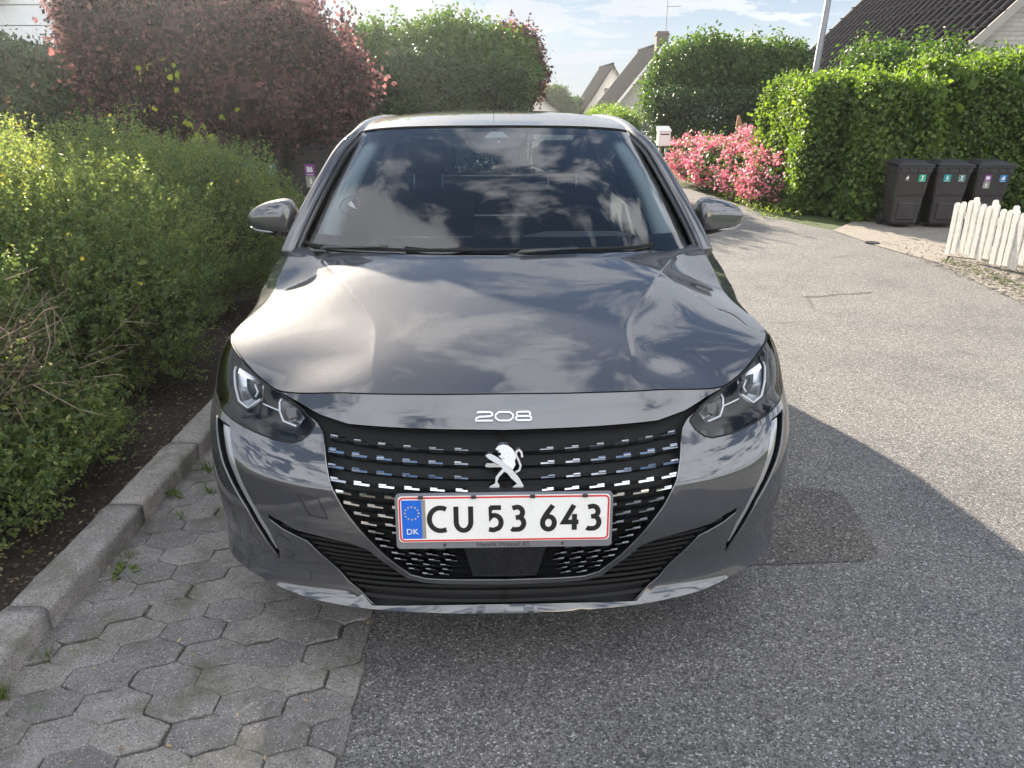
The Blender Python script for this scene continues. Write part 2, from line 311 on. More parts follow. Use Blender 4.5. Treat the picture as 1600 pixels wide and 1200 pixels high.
def region(poly,holes=(),sp=.02,asp=1.0,lines=()):
    B=[dens(poly,sp)]+[dens(h,sp) for h in holes]; V=[]; E=[]
    LN=[dens(l,sp,False) for l in lines]
    for b in B: k=len(V); V+=b; E+=[(k+i,k+(i+1)%len(b)) for i in range(len(b))]
    for l in LN: k=len(V); V+=l; E+=[(k+i,k+i+1) for i in range(len(l)-1)]
    P=np.array(B[0]); x0,y0=P.min(0); x1,y1=P.max(0)
    gx,gy=np.meshgrid(np.arange(x0+sp*.5,x1,sp*asp),np.arange(y0+sp*.5,y1,sp)); Q=np.c_[gx.ravel(),gy.ravel()]
    Q=Q[pip(P,Q)]
    for h in B[1:]: Q=Q[~pip(h,Q)] if len(Q) else Q
    A=np.array(V)
    if len(Q):
        keep=np.ones(len(Q),bool)
        for i in range(0,len(Q),2000):
            q=Q[i:i+2000]; d=((q[:,None]-A[None])**2).sum(2).min(1); keep[i:i+2000]=d>(sp*.45)**2
        Q=Q[keep]
    r=delaunay_2d_cdt([Vector(p) for p in V]+[Vector(p) for p in Q],E,[],0,1e-7)
    vs=np.array([(v.x,v.y) for v in r[0]]); fs=np.array([f for f in r[2]])
    c=vs[fs].mean(1); k=pip(P,c)
    for h in B[1:]: k&=~pip(h,c)
    return vs,fs[k]
def stroke(pts,w,closed=False):   # ribbon outline quads as (a,b) polygons list
    n=len(pts); P=[Vector(p) for p in pts]; Lf=[];Rt=[]
    for i in range(n):
        if closed: d0=(P[i]-P[i-1]).normalized(); d1=(P[(i+1)%n]-P[i]).normalized()
        else:
            d1=(P[min(i+1,n-1)]-P[min(i,n-2)]).normalized() if i<n-1 else (P[i]-P[i-1]).normalized(); d0=(P[i]-P[i-1]).normalized() if i>0 else d1
        nn=Vector((-(d0+d1).y,(d0+d1).x)).normalized(); c=max(.45,nn.dot(Vector((-d1.y,d1.x)))); nn=nn*(w/2/c); Lf.append(P[i]+nn); Rt.append(P[i]-nn)
    return [tuple((p.x,p.y) for p in (Lf[i],Lf[(i+1)%n],Rt[(i+1)%n],Rt[i])) for i in range(n if closed else n-1)]
def arc(cx,cy,rx,ry,a0,a1,n=12): return [(cx+rx*math.cos(R(a0+(a1-a0)*i/n)),cy+ry*math.sin(R(a0+(a1-a0)*i/n))) for i in range(n+1)]
# ---------------------------------------------------------------- car body surface functions
def pchip(xs, ys):
    xs=np.array(xs,float); ys=np.array(ys,float); h=np.diff(xs); d=np.diff(ys)/h
    m=np.zeros(len(xs)); m[0]=d[0]; m[-1]=d[-1]
    for i in range(1,len(xs)-1):
        if d[i-1]*d[i]>0:
            w1=2*h[i]+h[i-1]; w2=h[i]+2*h[i-1]; m[i]=(w1+w2)/(w1/d[i-1]+w2/d[i])
    def f(x):
        x=np.clip(np.asarray(x,float),xs[0],xs[-1]); i=np.clip(np.searchsorted(xs,x,side='right')-1,0,len(xs)-2)
        t=(x-xs[i])/h[i]; t2=t*t; t3=t2*t
        return (2*t3-3*t2+1)*ys[i]+(t3-2*t2+t)*h[i]*m[i]+(-2*t3+3*t2)*ys[i+1]+(t3-t2)*h[i]*m[i+1]
    return f
PL=[(0,0),(.2,.004),(.4,.026),(.55,.072),(.66,.135),(.745,.215),(.805,.305),(.845,.42),(.865,.57),(.872,.85),(.872,2),(.872,3.1),(.862,3.5),(.835,3.74),(.77,3.9),(.6,3.99),(.3,4.03),(0,4.04)]
_c=[0]
for a,b in zip(PL,PL[1:]): _c.append(_c[-1]+math.hypot(b[0]-a[0],b[1]-a[1]))
def cr(ts,vs,closed=False):       # C1 cubic through points, non monotone
    ts=np.array(ts,float); vs=np.array(vs,float); m=np.gradient(vs,ts)
    def f(x):
        x=np.clip(np.asarray(x,float),ts[0],ts[-1]); i=np.clip(np.searchsorted(ts,x,side='right')-1,0,len(ts)-2)
        h=ts[i+1]-ts[i]; t=(x-ts[i])/h; t2=t*t; t3=t2*t
        return (2*t3-3*t2+1)*vs[i]+(t3-2*t2+t)*h*m[i]+(-2*t3+3*t2)*vs[i+1]+(t3-t2)*h*m[i+1]
    return f
TL=_c[-1]
planx=cr(_c,[p[0] for p in PL]); plany=cr(_c,[p[1] for p in PL])
def t_of_y(y): # side only
    ts=np.linspace(0,TL,2000); return float(np.interp(y,plany(ts),ts))
nose=pchip([.12,.17,.21,.245,.272,.30,.34,.42,.52,.6,.66,.72,.76,.80,.86,.95,1.1],[.10,.055,.028,.017,.030,.043,.042,.018,.0,.006,.04,.115,.150,.19,.25,.33,.4])
_tt=[0,.4,.6,.66,.72,.79,.86,.93,1.02,1.1,1.25,t_of_y(.85),t_of_y(1.1),t_of_y(1.35),t_of_y(2.0),t_of_y(3.0),t_of_y(3.6),TL-.75,TL]
_zz=[.800,.798,.787,.800,.818,.838,.849,.856,.859,.862,.868,.879,.93,.975,.985,1.01,1.03,1.02,.98]
ztop=pchip(_tt,_zz)
kdrop=pchip([-.1,0,.02,.05,.1,.18,.3,.9],[.80,.885,.93,.962,.985,.998,1,1])
klow=pchip([.1,.15,.19,.24,.30,.36,.45,.6],[.93,.960,.982,.995,1.0,.998,1,1])
def sm(a,b,x):
    t=np.clip((np.asarray(x,float)-a)/(b-a),0,1); return t*t*(3-2*t)
def S(t,z):
    t=np.asarray(t,float); z=np.asarray(z,float)
    px=planx(t); py=plany(t); side=sm(.70,1.35,t)*(1-sm(TL-1.2,TL-.7,t))
    k=1-(1-kdrop(ztop(t)-z))*(.12+.88*side)
    x=px*k*klow(z)
    wf=(1-.3*(px/.872)**4)*(1-sm(.35,1.25,py))
    y=py+nose(z)*wf
    rear=sm(3.2,4.0,py)
    y=y-rear*(np.clip(z-.75,0,1)*.45+np.clip(.35-z,0,1)*.4)
    return x,y,z+0*t
# ================================================================= THE CAR
def Sn(t,z):
    e=1e-3
    a=np.stack(S(t+e,z),-1)-np.stack(S(t-e,z),-1); b=np.stack(S(t,z+e),-1)-np.stack(S(t,z-e),-1)
    n=np.cross(a,b); n/=np.linalg.norm(n,axis=-1,keepdims=True)+1e-12
    n=np.where((t<1e-4)[:,None],n*np.array([0,1,1]),n); n/=np.linalg.norm(n,axis=-1,keepdims=True)+1e-12
    return n    # a=+t (outwards), b=+z -> a x b points to the front (-y)
def shell(vs,fs,off=0.0,both=True):
    t=np.clip(vs[:,0],0,TL); z=vs[:,1]; p=np.stack(S(t,z),-1); n=Sn(t,z); p=p-n*(off if np.isscalar(off) else off(t,z)[:,None])
    V=p; Nn=n; F=fs
    if both:
        V=np.r_[p,p*[-1,1,1]]; Nn=np.r_[n,n*[-1,1,1]]; F=np.r_[fs,fs[:,::-1]+len(p)]
    elif both is None:
        V=p*[-1,1,1]; Nn=n*[-1,1,1]; F=fs[:,::-1]
    return V,F,Nn
def mirror(V,F):
    V=[tuple(v) for v in V]; n=len(V); return V+[(-v[0],v[1],v[2]) for v in V],list(map(tuple,F))+[tuple(i+n for i in f[::-1]) for f in F]
def SP(t,z,off=0.0,sg=1):
    t=np.atleast_1d(float(t)); z=np.atleast_1d(float(z)); p=np.stack(S(t,z),-1)-Sn(t,z)*off; return Vector((sg*p[0,0],p[0,1],p[0,2]))
def wall(loop,d0,d1,closed=True,sgs=(1,-1)):
    m=MB(); n=len(loop)
    for sg in sgs:
        A=[SP(*q,d0,sg) for q in loop]; B=[SP(*q,d1,sg) for q in loop]
        F=[(i,(i+1)%n,n+(i+1)%n,n+i) for i in range(n if closed else n-1)]
        m.add(A+B,F if sg>0 else [f[::-1] for f in F])
    return m
def zt(t): return float(ztop(t))
zbot=pchip([0,.5,.72,.9,1.15,TL-1.2,TL],[.250,.262,.272,.262,.24,.25,.25])
NOSEB=[(.600,.781),(.5388,.768),(.4736,.748),(.3942,.7332),(.2368,.7284),(0,.7246)]
GR=[(0,.7246),(.2368,.7284),(.3942,.7332),(.4736,.748),(.5388,.768),(.600,.781),(.575,.771),(.52,.752),(.480,.733),(.462,.716),(.4545,.70),(.448,.6806),(.4296,.6222),(.3984,.562),(.3502,.4931),(.3048,.4271),(.2694,.382),(.2453,.3555),(.207,.3430),(.1475,.340),(0,.338)]
INT=[(0,.272),(.17,.271),(.3474,.2655),(.4100,.3209),(.475,.406),(.5076,.4480),(.5813,.4739),(.6182,.494),(.6196,.5093),(.5771,.4979),(.5345,.482),(.4764,.4753),(.3927,.4634),(.3445,.4443),(.3077,.4003),(.2552,.3438),(.2113,.3305),(.1489,.3266),(0,.3238)]
HLbot=[(.4892,.7322),(.4849,.7265),(.4977,.7093),(.5189,.6968),(.5416,.6911),(.597,.691),(.6735,.6957),(.7741,.7016),(.8564,.7085),(.9202,.7255),(.9485,.7724),(.9783,.812),(.985,.8535)]
HLin=[(.6153,.7848),(.5586,.7695),(.5246,.7562)]
HLtop=[(t,zt(t)-.0045) for t in np.linspace(.975,.63,14)]
HL=HLbot[:-1]+HLtop+HLin
HLhole=HLbot[:-1]+[(.985,.90),(.63,.90)]+HLin
FANG=[(.8649,.688),(.8422,.6528),(.7982,.5964),(.7557,.5543),(.7004,.5017),(.6565,.4275),(.617,.356),(.609,.385),(.6281,.4548),(.6621,.5141),(.7047,.5706),(.7401,.627),(.7628,.6672),(.7784,.688)]
FANG=[(a,b) for a,b in FANG]
def yt(y,z=.4):
    ts=np.linspace(.6,TL-.4,3000); return float(np.interp(y,S(ts,ts*0+z)[1],ts))
def archpoly(yc,r): return [(yt(yc-r*math.cos(a),.31+max(-.2,r*math.sin(a))),.31+r*math.sin(a)) for a in np.linspace(-.9,PI+.9,34)]
ARF,ARR=archpoly(.83,.345),archpoly(3.37,.345)
TS=1.03
car=empty('hatchback_car',(-.017,1.64,0),R(1.6),'dark grey metallic five-door hatchback parked facing the camera half on the paved strip','car')
top_f=[(t,zt(t)-.004) for t in np.linspace(TS-.003,0,60)]
bum=[(0,.250)]+[(t,float(zbot(t))) for t in np.linspace(.05,TS-.003,40)]+top_f
NOSEh=[(0,.81)]+[(t,.81) for t in (.2,.4,.592)]+[(.597,.784)]+NOSEB
vs,fs=region(bum,[GR,INT,HLhole,FANG,NOSEh,ARF],.018)
V,F,NN=shell(vs,fs); bumper=mk('front_bumper',V,F,M['paint'],car,True,NN)
# nose panel under the bonnet edge
nosep=[(t,zt(t)-.004) for t in np.linspace(0,.592,30)]+[(a,b+.002) for a,b in NOSEB]
vs,fs=region(nosep,[],.015); V,F,NN=shell(vs,fs,-.004)
nose_o=mk('nose_panel',V,F,M['paint'],car,True,NN)
wall(dens([(a,b+.002) for a,b in NOSEB],.02,False),-.004,.03,False).make('panel_return',M['gloss'],nose_o,True)
# grille
gi=[(a,b) for a,b in GR]
vs,fs=region(gi,[],.02); V,F,NN=shell(vs,fs,.026); grille=mk('grille',V,F,M['slat'],car,True,NN)
wall(dens(GR,.02),0,.026).make('grille_surround',M['gloss'],grille,True)
GE=[(.0,.339),(.1475,.341),(.207,.3448),(.2453,.3582),(.2694,.384),(.3048,.4271),(.3502,.4931),(.3984,.562),(.4296,.6222),(.448,.6806),(.4545,.7),(.455,.74)]
gedge=lambda z: float(np.interp(z,[p[1] for p in GE],[p[0] for p in GE]))
rows=[.695,.671,.643,.616,.589,.564,.540,.516,.493,.471,.449,.428,.408,.389,.371,.355]
def rz(k,t): return rows[k]+.016*(t/.42)**2*min(1,(rows[k]-.30)/.3)
sl_=MB()
for k in range(len(rows)):
    te=gedge(rows[k]+.004)-.008; ts=np.linspace(0,te,18)
    for sg in (1,-1):
        A=[];
        for t in ts:
            z=rz(k,t); A+=[SP(t,z+.0010,.014,sg),SP(t,z-.0010,.014,sg),SP(t,z-.0035,.026,sg),SP(t,z+.0035,.026,sg)]
        F=[]
        for i in range(len(ts)-1):
            for j in range(3): f=(i*4+j,i*4+j+1,(i+1)*4+j+1,(i+1)*4+j); F.append(f if sg>0 else f[::-1])
            f=(i*4+3,i*4,(i+1)*4,(i+1)*4+3); F.append(f if sg>0 else f[::-1])
        sl_.add(A,F)
sl_.make('grille_slats',M['slat'],grille)
tk=MB(); ins_=[]
for k in range(len(rows)):
    ed=gedge(rows[k]); low=float(sm(.66,.52,rows[k])) if False else min(1,max(0,(.665-rows[k])/.12))
    lo2=min(1,max(0,(.50-rows[k])/.14))
    for c in range(8):
        t0=(.422,.360,.297,.233,.169,.106,.04,-.1)[c]; t1=ed-.030-(.060-.018*lo2)*c
        t=t0*(1-low)+min(t0,t1)*low
        if rows[k]<.47: t=ed-.024-.043*c-(k%2)*.012
        if t<.085 or (rows[k]<.50 and t<.12+(rows[k]-.35)*.15): continue
        wd=.041*(.76+.24*t/.42)*(1-.25*lo2); hh=.0026+.0018*(t/.42)*(1-.4*lo2); tl_=R(36)*(1-1.15*min(1,max(0,(.635-rows[k])/.06)))
        for sg in (1,-1):
            tk=MB(); ins_.append((wd*(hh+.003),tk))
            def T(a,b,c2,t=t,sg=sg,k=k):
                tt=t+a; return SP(tt,rz(k,t)+b+a*(.03+.09*low),c2,sg)
            def bx(a0,a1,b0,b1):
                P=[T(a0,b0,.005),T(a1,b0,.005),T(a1,b1,.005+(b1-b0)*math.tan(tl_)),T(a0,b1,.005+(b1-b0)*math.tan(tl_)),T(a0,b0,.02),T(a1,b0,.02),T(a1,b1,.02),T(a0,b1,.02)]
                F=[(0,1,2,3),(4,7,6,5),(0,4,5,1),(1,5,6,2),(2,6,7,3),(3,7,4,0)]; tk.add(P,F if sg>0 else [f[::-1] for f in F])
            bx(-wd/2,wd/2,-hh*.7,hh*.45); bx(wd*.02,wd/2,hh*.45,hh*1.35)
ins_.sort(key=lambda q:-q[0])
for _,q in ins_[:100]: q.make('chrome_insert',M['chrome'],grille)
rest=MB()
for _,q in ins_[100:]: rest.add(q.V,q.F)
if rest.V: rest.make('chrome_inserts',M['chrome'],grille)['kind']='stuff'
# thin bright lip round the grille sides and bottom
def lip(name,loop,w,off,mat,parent,sgs=(1,-1)):
    m=MB()
    for sg in sgs: m.tube([SP(*q,off,sg) for q in dens(loop,.02,False)],w,6)
    return m.make(name,mat,parent,True)
lip('grille_edge_trim',[(.4545,.70)]+GR[11:],.0019,.0005,M['dimtrim'],grille)
# radar cover below the plate
m=MB()
for sg in (1,-1):
    P=[(0,.475),(.108,.475),(.082,.345),(0,.343)]; A=[SP(*q,.006,sg) for q in P]+[SP(*q,.026,sg) for q in P]; F=[(3,2,1,0),(0,1,5,4),(1,2,6,5),(2,3,7,6)]; m.add(A,[f[::-1] for f in F] if sg<0 else F)
m.make('radar_cover',M['gloss'],grille)
# lower intake
vs,fs=region(INT,[],.02); V,F,NN=shell(vs,fs,lambda t,z:.035+0*t); intake=mk('lower_intake',V,F,M['dark'],car,True,NN)
wall(dens(INT,.02),0,.035).make('intake_surround',M['gloss'],intake,True)
for sg in (1,-1): lip('intake_edge_trim',[(.342,.266)]+INT[3:8],.0022,.0008,M['paint'],intake,(sg,))
m=MB()
P=np.array(INT)
for z in np.arange(.280,.50,.0160):
    for sg in (1,-1):
        ts=np.linspace(0,.66,120); rise=.02*(ts/.4)**2; ins=pip(P,np.c_[ts,z+rise*.5]); run=[]
        for t,i_,r_ in list(zip(ts,ins,rise))+[(0,False,0)]:
            if i_: run.append((t,z+r_*.5))
            else:
                if len(run)>3:
                    q=run[::3]+[run[-1]]
                    A=[]; 
                    for a in q: A+=[SP(a[0],a[1]+.003,.012,sg),SP(a[0],a[1]-.004,.010,sg),SP(a[0],a[1]-.005,.033,sg)]
                    F=[]
                    for i in range(len(q)-1):
                        for j in range(2): f=(i*3+j,i*3+j+1,i*3+j+4,i*3+j+3); F.append(f if sg>0 else f[::-1])
                        f=(i*3+2,i*3,i*3+3,i*3+5); F.append(f if sg>0 else f[::-1])
                    m.add(A,F)
                run=[]
m.make('intake_slats',M['matte'],intake)
# fangs
for sg,b in ((1,False),(-1,None)):
    vs,fs=region(FANG,[],.014); V,F,NN=shell(vs,fs,.020,b); fg=mk('daylight_blade',V,F,M['gloss'],car,True,NN)
    wall(dens(FANG,.02),0,.020,True,(sg,)).make('blade_surround',M['gloss'],fg,True)
    FO=[(.8606,.684),(.8408,.6528),(.7968,.5974),(.7557,.5543),(.7004,.5017),(.6565,.4225),(.627,.372)]; FI=[(.7756,.684),(.7614,.6672),(.7387,.628),(.7047,.5706),(.6621,.5141),(.6281,.4548),(.612,.400)]
    m=MB(); A=[]
    c2=np.linspace(0,6,40); FO_=np.array(FO); FI_=np.array(FI)
    for u_ in c2:
        o_=np.array([np.interp(u_,range(7),FO_[:,k]) for k in (0,1)]); i_=np.array([np.interp(u_,range(7),FI_[:,k]) for k in (0,1)])
        for f_,d_ in ((.24,.009),(.50,.0025),(.84,.0085)): q_=o_*(1-f_)+i_*f_; A.append(SP(q_[0],q_[1],d_,sg))
    F=[]
    for i in range(len(c2)-1):
        for j in range(2): f=(i*3+j,i*3+j+1,i*3+j+4,i*3+j+3); F.append(f[::-1] if sg>0 else f)
    m.add(A,F).make('light_strip',M['strip'],fg,True)
    lip('blade_edge_trim',FANG[0:7],.0034,-.0008,M['paint'],fg,(sg,))
# headlights
def onS(poly,off,sg): return [SP(a,b,off,sg) for a,b in poly]
for sg,b in ((1,False),(-1,None)):
    vs,fs=region(HL,[],.016)
    V,F,NN=shell(vs,fs,.055,b); h=mk('headlight',V,F,M['lampgrey'],car,True,NN)
    h['label']='clear headlight with two faceted reflector pockets'
    wall(dens(HL,.02),.002,.055,True,(sg,)).make('lamp_bezel',M['gloss'],h,True)
    V,F,NN=shell(vs,fs,-.001,b); mk('lamp_lens',V,F,M['lens'],h,True,NN)
    MB().tube([SP(*q,.001,sg) for q in dens(HL+[HL[0]],.015,False)],.0030,6).make('lamp_gasket',M['matte'],h,True)
    def plate(name,poly,off,mat,th=.012):
        m=MB(); n=len(poly); A=onS(poly,off,sg)+onS(poly,off+th,sg); tri=tess(poly)
        F=[t if sg>0 else t[::-1] for t in tri]+[((i,i+n,(i+1)%n+n,(i+1)%n) if sg>0 else (i,(i+1)%n,(i+1)%n+n,i+n)) for i in range(n)]
        return m.add(A,F).make(name,mat,h)
    def tube(name,pts,r,off,mat):
        return MB().tube(onS(dens(pts,.015,False),off,sg),r,6).make(name,mat,h,True)
    def pocket(poly,off,name):   # concave facetted reflector
        m=MB(); n=len(poly); c=np.mean(poly,0); A=onS(poly,off,sg)+onS([tuple(c+(np.array(p)-c)*.55) for p in poly],off+.028,sg)
        F=[(i,(i+1)%n,n+(i+1)%n,n+i) for i in range(n)]+[tuple(range(n,2*n))]
        return m.add(A,F if sg>0 else [f[::-1] for f in F]).make(name,M['silver'],h)
    U=[(.805,.812),(.8096,.800),(.7885,.7705),(.7585,.7428),(.7150,.7361),(.6706,.7619),(.6777,.7985),(.72,.805)]
    pocket(U,.016,'reflector'); I_=[(.598,.772),(.6026,.7638),(.5969,.7447),(.5827,.7275),(.5402,.7217),(.5232,.742),(.548,.7605)]
    pocket(I_,.014,'reflector')
    plate('projector',[(.7614,.7973),(.7,.7992),(.6906,.7706),(.7146,.757),(.7472,.7742)],.020,M['gloss'])
    plate('projector',[(.588,.762),(.555,.757),(.553,.742),(.575,.735),(.59,.748)],.018,M['gloss'])
    tube('light_guide',U[:6],.0034,.006,M['drl']); tube('light_guide',I_[:5],.0029,.005,M['drl']); tube('light_guide',[(.6664,.7552),(.6026,.7475)],.0022,.014,M['drl'])
    tube('light_guide',[(.7072,.790),(.690,.776),(.697,.764)],.0028,.012,M['drl'])
    for q in ((.846,.715),(.80,.712),(.75,.708),(.70,.704)): pass
    lowm=[(.5005,.712),(.5195,.700),(.5416,.6945),(.597,.6945),(.6735,.699),(.7741,.705),(.8564,.712),(.914,.728),(.87,.742),(.80,.728),(.70,.722),(.60,.712),(.54,.711)]
    plate('lamp_mask',lowm,.022,M['gloss'])
# body sides and rear
tsx=TS+.003; TR=TL-.55
TAIL=[(TR-.42,.80),(TR-.28,.96),(TL-.02,.955),(TL-.02,.90),(TR+.05,.84)]
body=[(tsx,float(zbot(tsx)))]+[(t,float(zbot(t))) for t in np.arange(1.1,TL,.1)]+[(TL,.25),(TL,zt(TL))]+[(t,zt(t)) for t in np.linspace(TL-.05,tsx,110)]
vs,fs=region(body,[ARF,ARR],.04); V,F,NN=shell(vs,fs); bd=mk('body',V,F,M['paint'],car,True,NN)
for A_ in (ARF,ARR):
    for sg in (1,-1): wall(A_,0,.28,False,(sg,)).make('arch_liner',M['matte'],bd,True)
for sg in (1,-1):
    for tc_ in ((yt(1.28),1),(yt(2.38),1),(yt(3.2),0)):
        MB().tube([SP(tc_[0]+.0,z,.002,sg) for z in np.linspace(.30,.96,14)],.0028,5).make('door_shutline',M['dark'],bd)
    for y0 in (1.95,2.98):
        m=MB(); a=yt(y0); m.tube([SP(a+.0,.86,-.002,sg),SP(a+.02,.862,-.035,sg),SP(a+.10,.864,-.037,sg),SP(a+.17,.866,-.034,sg),SP(a+.19,.866,-.002,sg)],[.012,.012,.013,.012,.011],8); m.make('door_handle',M['paint'],bd,True)
    vs2,fs2=region([(TR-.42,.82),(TR-.34,.93),(TR+.10,.94),(TR+.05,.84)],[],.03); V,F,NN=shell(vs2,fs2,-.004,False if sg>0 else None); mk('tail_lamp',V,F,M['red'],bd,True,NN)
    MB().tube([SP(t,.265,-.004,sg) for t in np.linspace(yt(1.2),yt(3.0),12)],.018,8).make('sill_trim',M['matte'],bd,True)
# underbody / bulkheads
m=MB(); m.box(-.70,.70,.30,3.80,.19,.27); m.box(-.55,.55,.30,1.25,.27,.62); m.box(-.70,.70,1.08,1.14,.27,.90); m.make('underbody',M['dark'],car)
# bonnet
Zc=pchip([.15,.19,.3,.5,.75,1.0,1.06,1.4],[.785,.800,.838,.889,.942,.985,.993,1.03])
tcr=np.concatenate([np.linspace(0,.6,40),np.linspace(.61,yt(1.36,.9),140)]); cxs,cys,czs=S(tcr,ztop(tcr))
# smooth bonnet skin: thin plate spline through the shut line, the centre line and the cowl
cp_=[(float(cxs[i]),float(cys[i]),float(czs[i])) for i in list(range(1,len(tcr),5))]+[(0,y,float(Zc(y))) for y in (.19,.25,.33,.45,.6,.75,.9,1.02)]
cp_+=[(.35,1.055,.986),(.55,1.12,.978),(.68,1.21,.967)]+[(.30,y,float(Zc(y))-.004) for y in (.33,.5,.7,.9)]+[(.50,.40,.846),(.52,.6,.892),(.60,.85,.933)]
cp_=np.array(cp_); cp_=np.r_[cp_,cp_[cp_[:,0]>.001]*[-1,1,1]]
def _U(r2): return np.where(r2>1e-12,.5*r2*np.log(np.maximum(r2,1e-12)),0)
n_=len(cp_); K_=_U(((cp_[:,None,:2]-cp_[None,:,:2])**2).sum(2))+np.eye(n_)*2e-4; P_=np.c_[np.ones(n_),cp_[:,:2]]
W_=np.linalg.solve(np.block([[K_,P_],[P_.T,np.zeros((3,3))]]),np.r_[cp_[:,2],0,0,0])
def Hbase(x,y):
    q=np.c_[x,y]; out=np.empty(len(q))
    for i in range(0,len(q),4000): k=q[i:i+4000]; out[i:i+4000]=_U(((k[:,None]-cp_[None,:,:2])**2).sum(2))@W_[:n_]+np.c_[np.ones(len(k)),k]@W_[n_:]
    return out
xcre=pchip([.18,.27,.48,.76,.97,1.10,1.4],[.335,.345,.362,.480,.570,.625,.69])
def Hb(x,y):
    x=np.abs(np.asarray(x,float)); y=np.asarray(y,float); h=Hbase(x,y)
    xe=np.interp(y,cys,cxs); xc=xcre(y); A=.0135*sm(.235,.40,y)*(1-sm(.92,1.22,y)); s=np.clip((x-xc)/np.maximum(xe-xc,.08),0,1)
    return h-A*np.sin(PI*s**.80)*(1-s)**.35
cow=[(0,1.020),(.15,1.026),(.35,1.055),(.5,1.10),(.62,1.165),(.71,1.245),(.755,1.315)]
ib=np.searchsorted(cys,1.33)
crest=[(float(cxs[i]),float(cys[i])) for i in range(0,ib,1) if cys[i]<1.33]
bp=[(0,float(cys[0])-.000)]+crest[1:]+cow[::-1]
_ys=np.linspace(.26,1.16,50); crl=[[(float(xcre(y))+o,float(y)) for y in _ys] for o in (-.004,.004)]
vs,fs=region(bp,[],.014,1.0,crl)
def hgrid(vs):
    x=vs[:,0]; y=vs[:,1]; z=Hb(x,y); e=.004
    dx=(Hb(x+e,y)-Hb(np.abs(x-e),y))/(2*e); dx=np.where(x<.004,0,dx); dy=(Hb(x,y+e)-Hb(x,np.maximum(y-e,.19)))/(e+np.minimum(e,np.maximum(y-.19,1e-3)))
    n=np.c_[-dx,-dy,np.ones(len(x))]; return np.c_[x,y,z],n/np.linalg.norm(n,axis=1,keepdims=True)
P3,N3=hgrid(vs); 
fs=np.array([f if np.cross(P3[f[1]]-P3[f[0]],P3[f[2]]-P3[f[0]])[2]>0 else f[::-1] for f in fs])
V=np.r_[P3,P3*[-1,1,1]]; NN=np.r_[N3,N3*[-1,1,1]]; F=np.r_[fs,fs[:,::-1]+len(P3)]
bonnet=mk('bonnet',V,F,M['paint'],car,True,NN)
m=MB(); 
edge=[(x,y,float(Hb(np.array([x]),np.array([y]))[0])) for x,y in crest]; n=len(edge)
for sg in (1,-1): m.add([(sg*x,y,z) for x,y,z in edge]+[(sg*x*.985,y+.006,z-.022) for x,y,z in edge],[((i,i+1,n+i+1,n+i) if sg<0 else (i,n+i,n+i+1,i+1)) for i in range(n-1)])
m.make('bonnet_flange',M['dark'],bonnet,True)
# cowl
m=MB(); cw=cow; n=len(cw)
A=[(x,y-.02,float(Hb(np.array([x]),np.array([y]))[0])-.012) for x,y in cw]+[(x*1.0,y+.06,.955) for x,y in cw]
for sg in (1,-1): m.add([(sg*a[0],a[1],a[2]) for a in A],[((i,i+1,n+i+1,n+i) if sg<0 else (i,n+i,n+i+1,i+1)) for i in range(n-1)])
m.make('windscreen_cowl',M['matte'],car)
# windscreen
wb=[(0,1.045,.972),(.20,1.053,.970),(.39,1.085,.967),(.565,1.150,.963),(.68,1.220,.960),(.757,1.300,.958)]
wt=[(0,1.755,1.384),(.18,1.760,1.383),(.33,1.775,1.380),(.45,1.797,1.374),(.53,1.822,1.366),(.572,1.842,1.358)]
def poly3(P,a):
    a=abs(a)*(len(P)-1); i=min(int(a),len(P)-2); f=a-i
    # catmull
    g=lambda j: Vector(P[j]) if 0<=j<len(P) else (Vector((-P[1][0],P[1][1],P[1][2])) if j<0 else Vector(P[-1])*2-Vector(P[-2]))
    p0,p1,p2,p3=g(i-1),g(i),g(i+1),g(i+2); return .5*((2*p1)+(p2-p0)*f+(2*p0-5*p1+4*p2-p3)*f*f+(3*p1-p0-3*p2+p3)*f**3)
def WS(a,b,off=0.0):
    p=poly3(wb,a)*(1-b)+poly3(wt,a)*b; p=p+Vector((0,-.52,.85))*(.030*math.sin(PI*b)*(1-.3*a*a)); 
    if a<0: p.x=-p.x
    return p+Vector((0,.52,-.85))*off
def wsmesh(name,ab,fs,off,mat,parent,flip=False):
    V=[WS(a,b,off) for a,b in ab]; return mk(name,V,[tuple(f) for f in fs],mat,parent,True)
ga,gb=40,24; AB=[(-1+2*i/ga,j/gb) for j in range(gb+1) for i in range(ga+1)]; FF=[(j*(ga+1)+i,j*(ga+1)+i+1,(j+1)*(ga+1)+i+1,(j+1)*(ga+1)+i) for j in range(gb) for i in range(ga)]
ws=wsmesh('windscreen',AB,FF,0,M['glass'],car)
inner=[]
for cx_,cy_,a0 in ((.86,.24,-90),(.85,.86,0),(-.85,.86,90),(-.86,.24,180)): inner+=arc(cx_,cy_,.065,.11 if cy_<.5 else .09,a0,a0+90,7)
vs,fs=region([(-1,0),(1,0),(1,1),(-1,1)],[inner],.06); wsmesh('windscreen_frit',vs,fs,.004,M['gloss'],ws)
sh=[(-.140,.985),(.140,.985),(.118,.86),(.090,.80),(.055,.78),(-.055,.78),(-.090,.80),(-.118,.86)]
def wprism(name,poly,o0,o1,mat,parent):
    n=len(poly); V=[WS(a,b,o0) for a,b in poly]+[WS(a,b,o1) for a,b in poly]; tri=tess(poly); mk(name,V,[t for t in tri]+[(i,i+n,(i+1)%n+n,(i+1)%n) for i in range(n)]+[tuple(i+n for i in t[::-1]) for t in tri],mat,parent)
wprism('sensor_housing',sh,.0045,.04,pm('sensor housing grey',(.085,.07,.085),.5),ws)
wprism('sensor_window',[(-.055,.885),(.055,.885),(.026,.950),(-.026,.950)],.002,.0045,pm('sensor window',(.45,.5,.52),.3),ws)
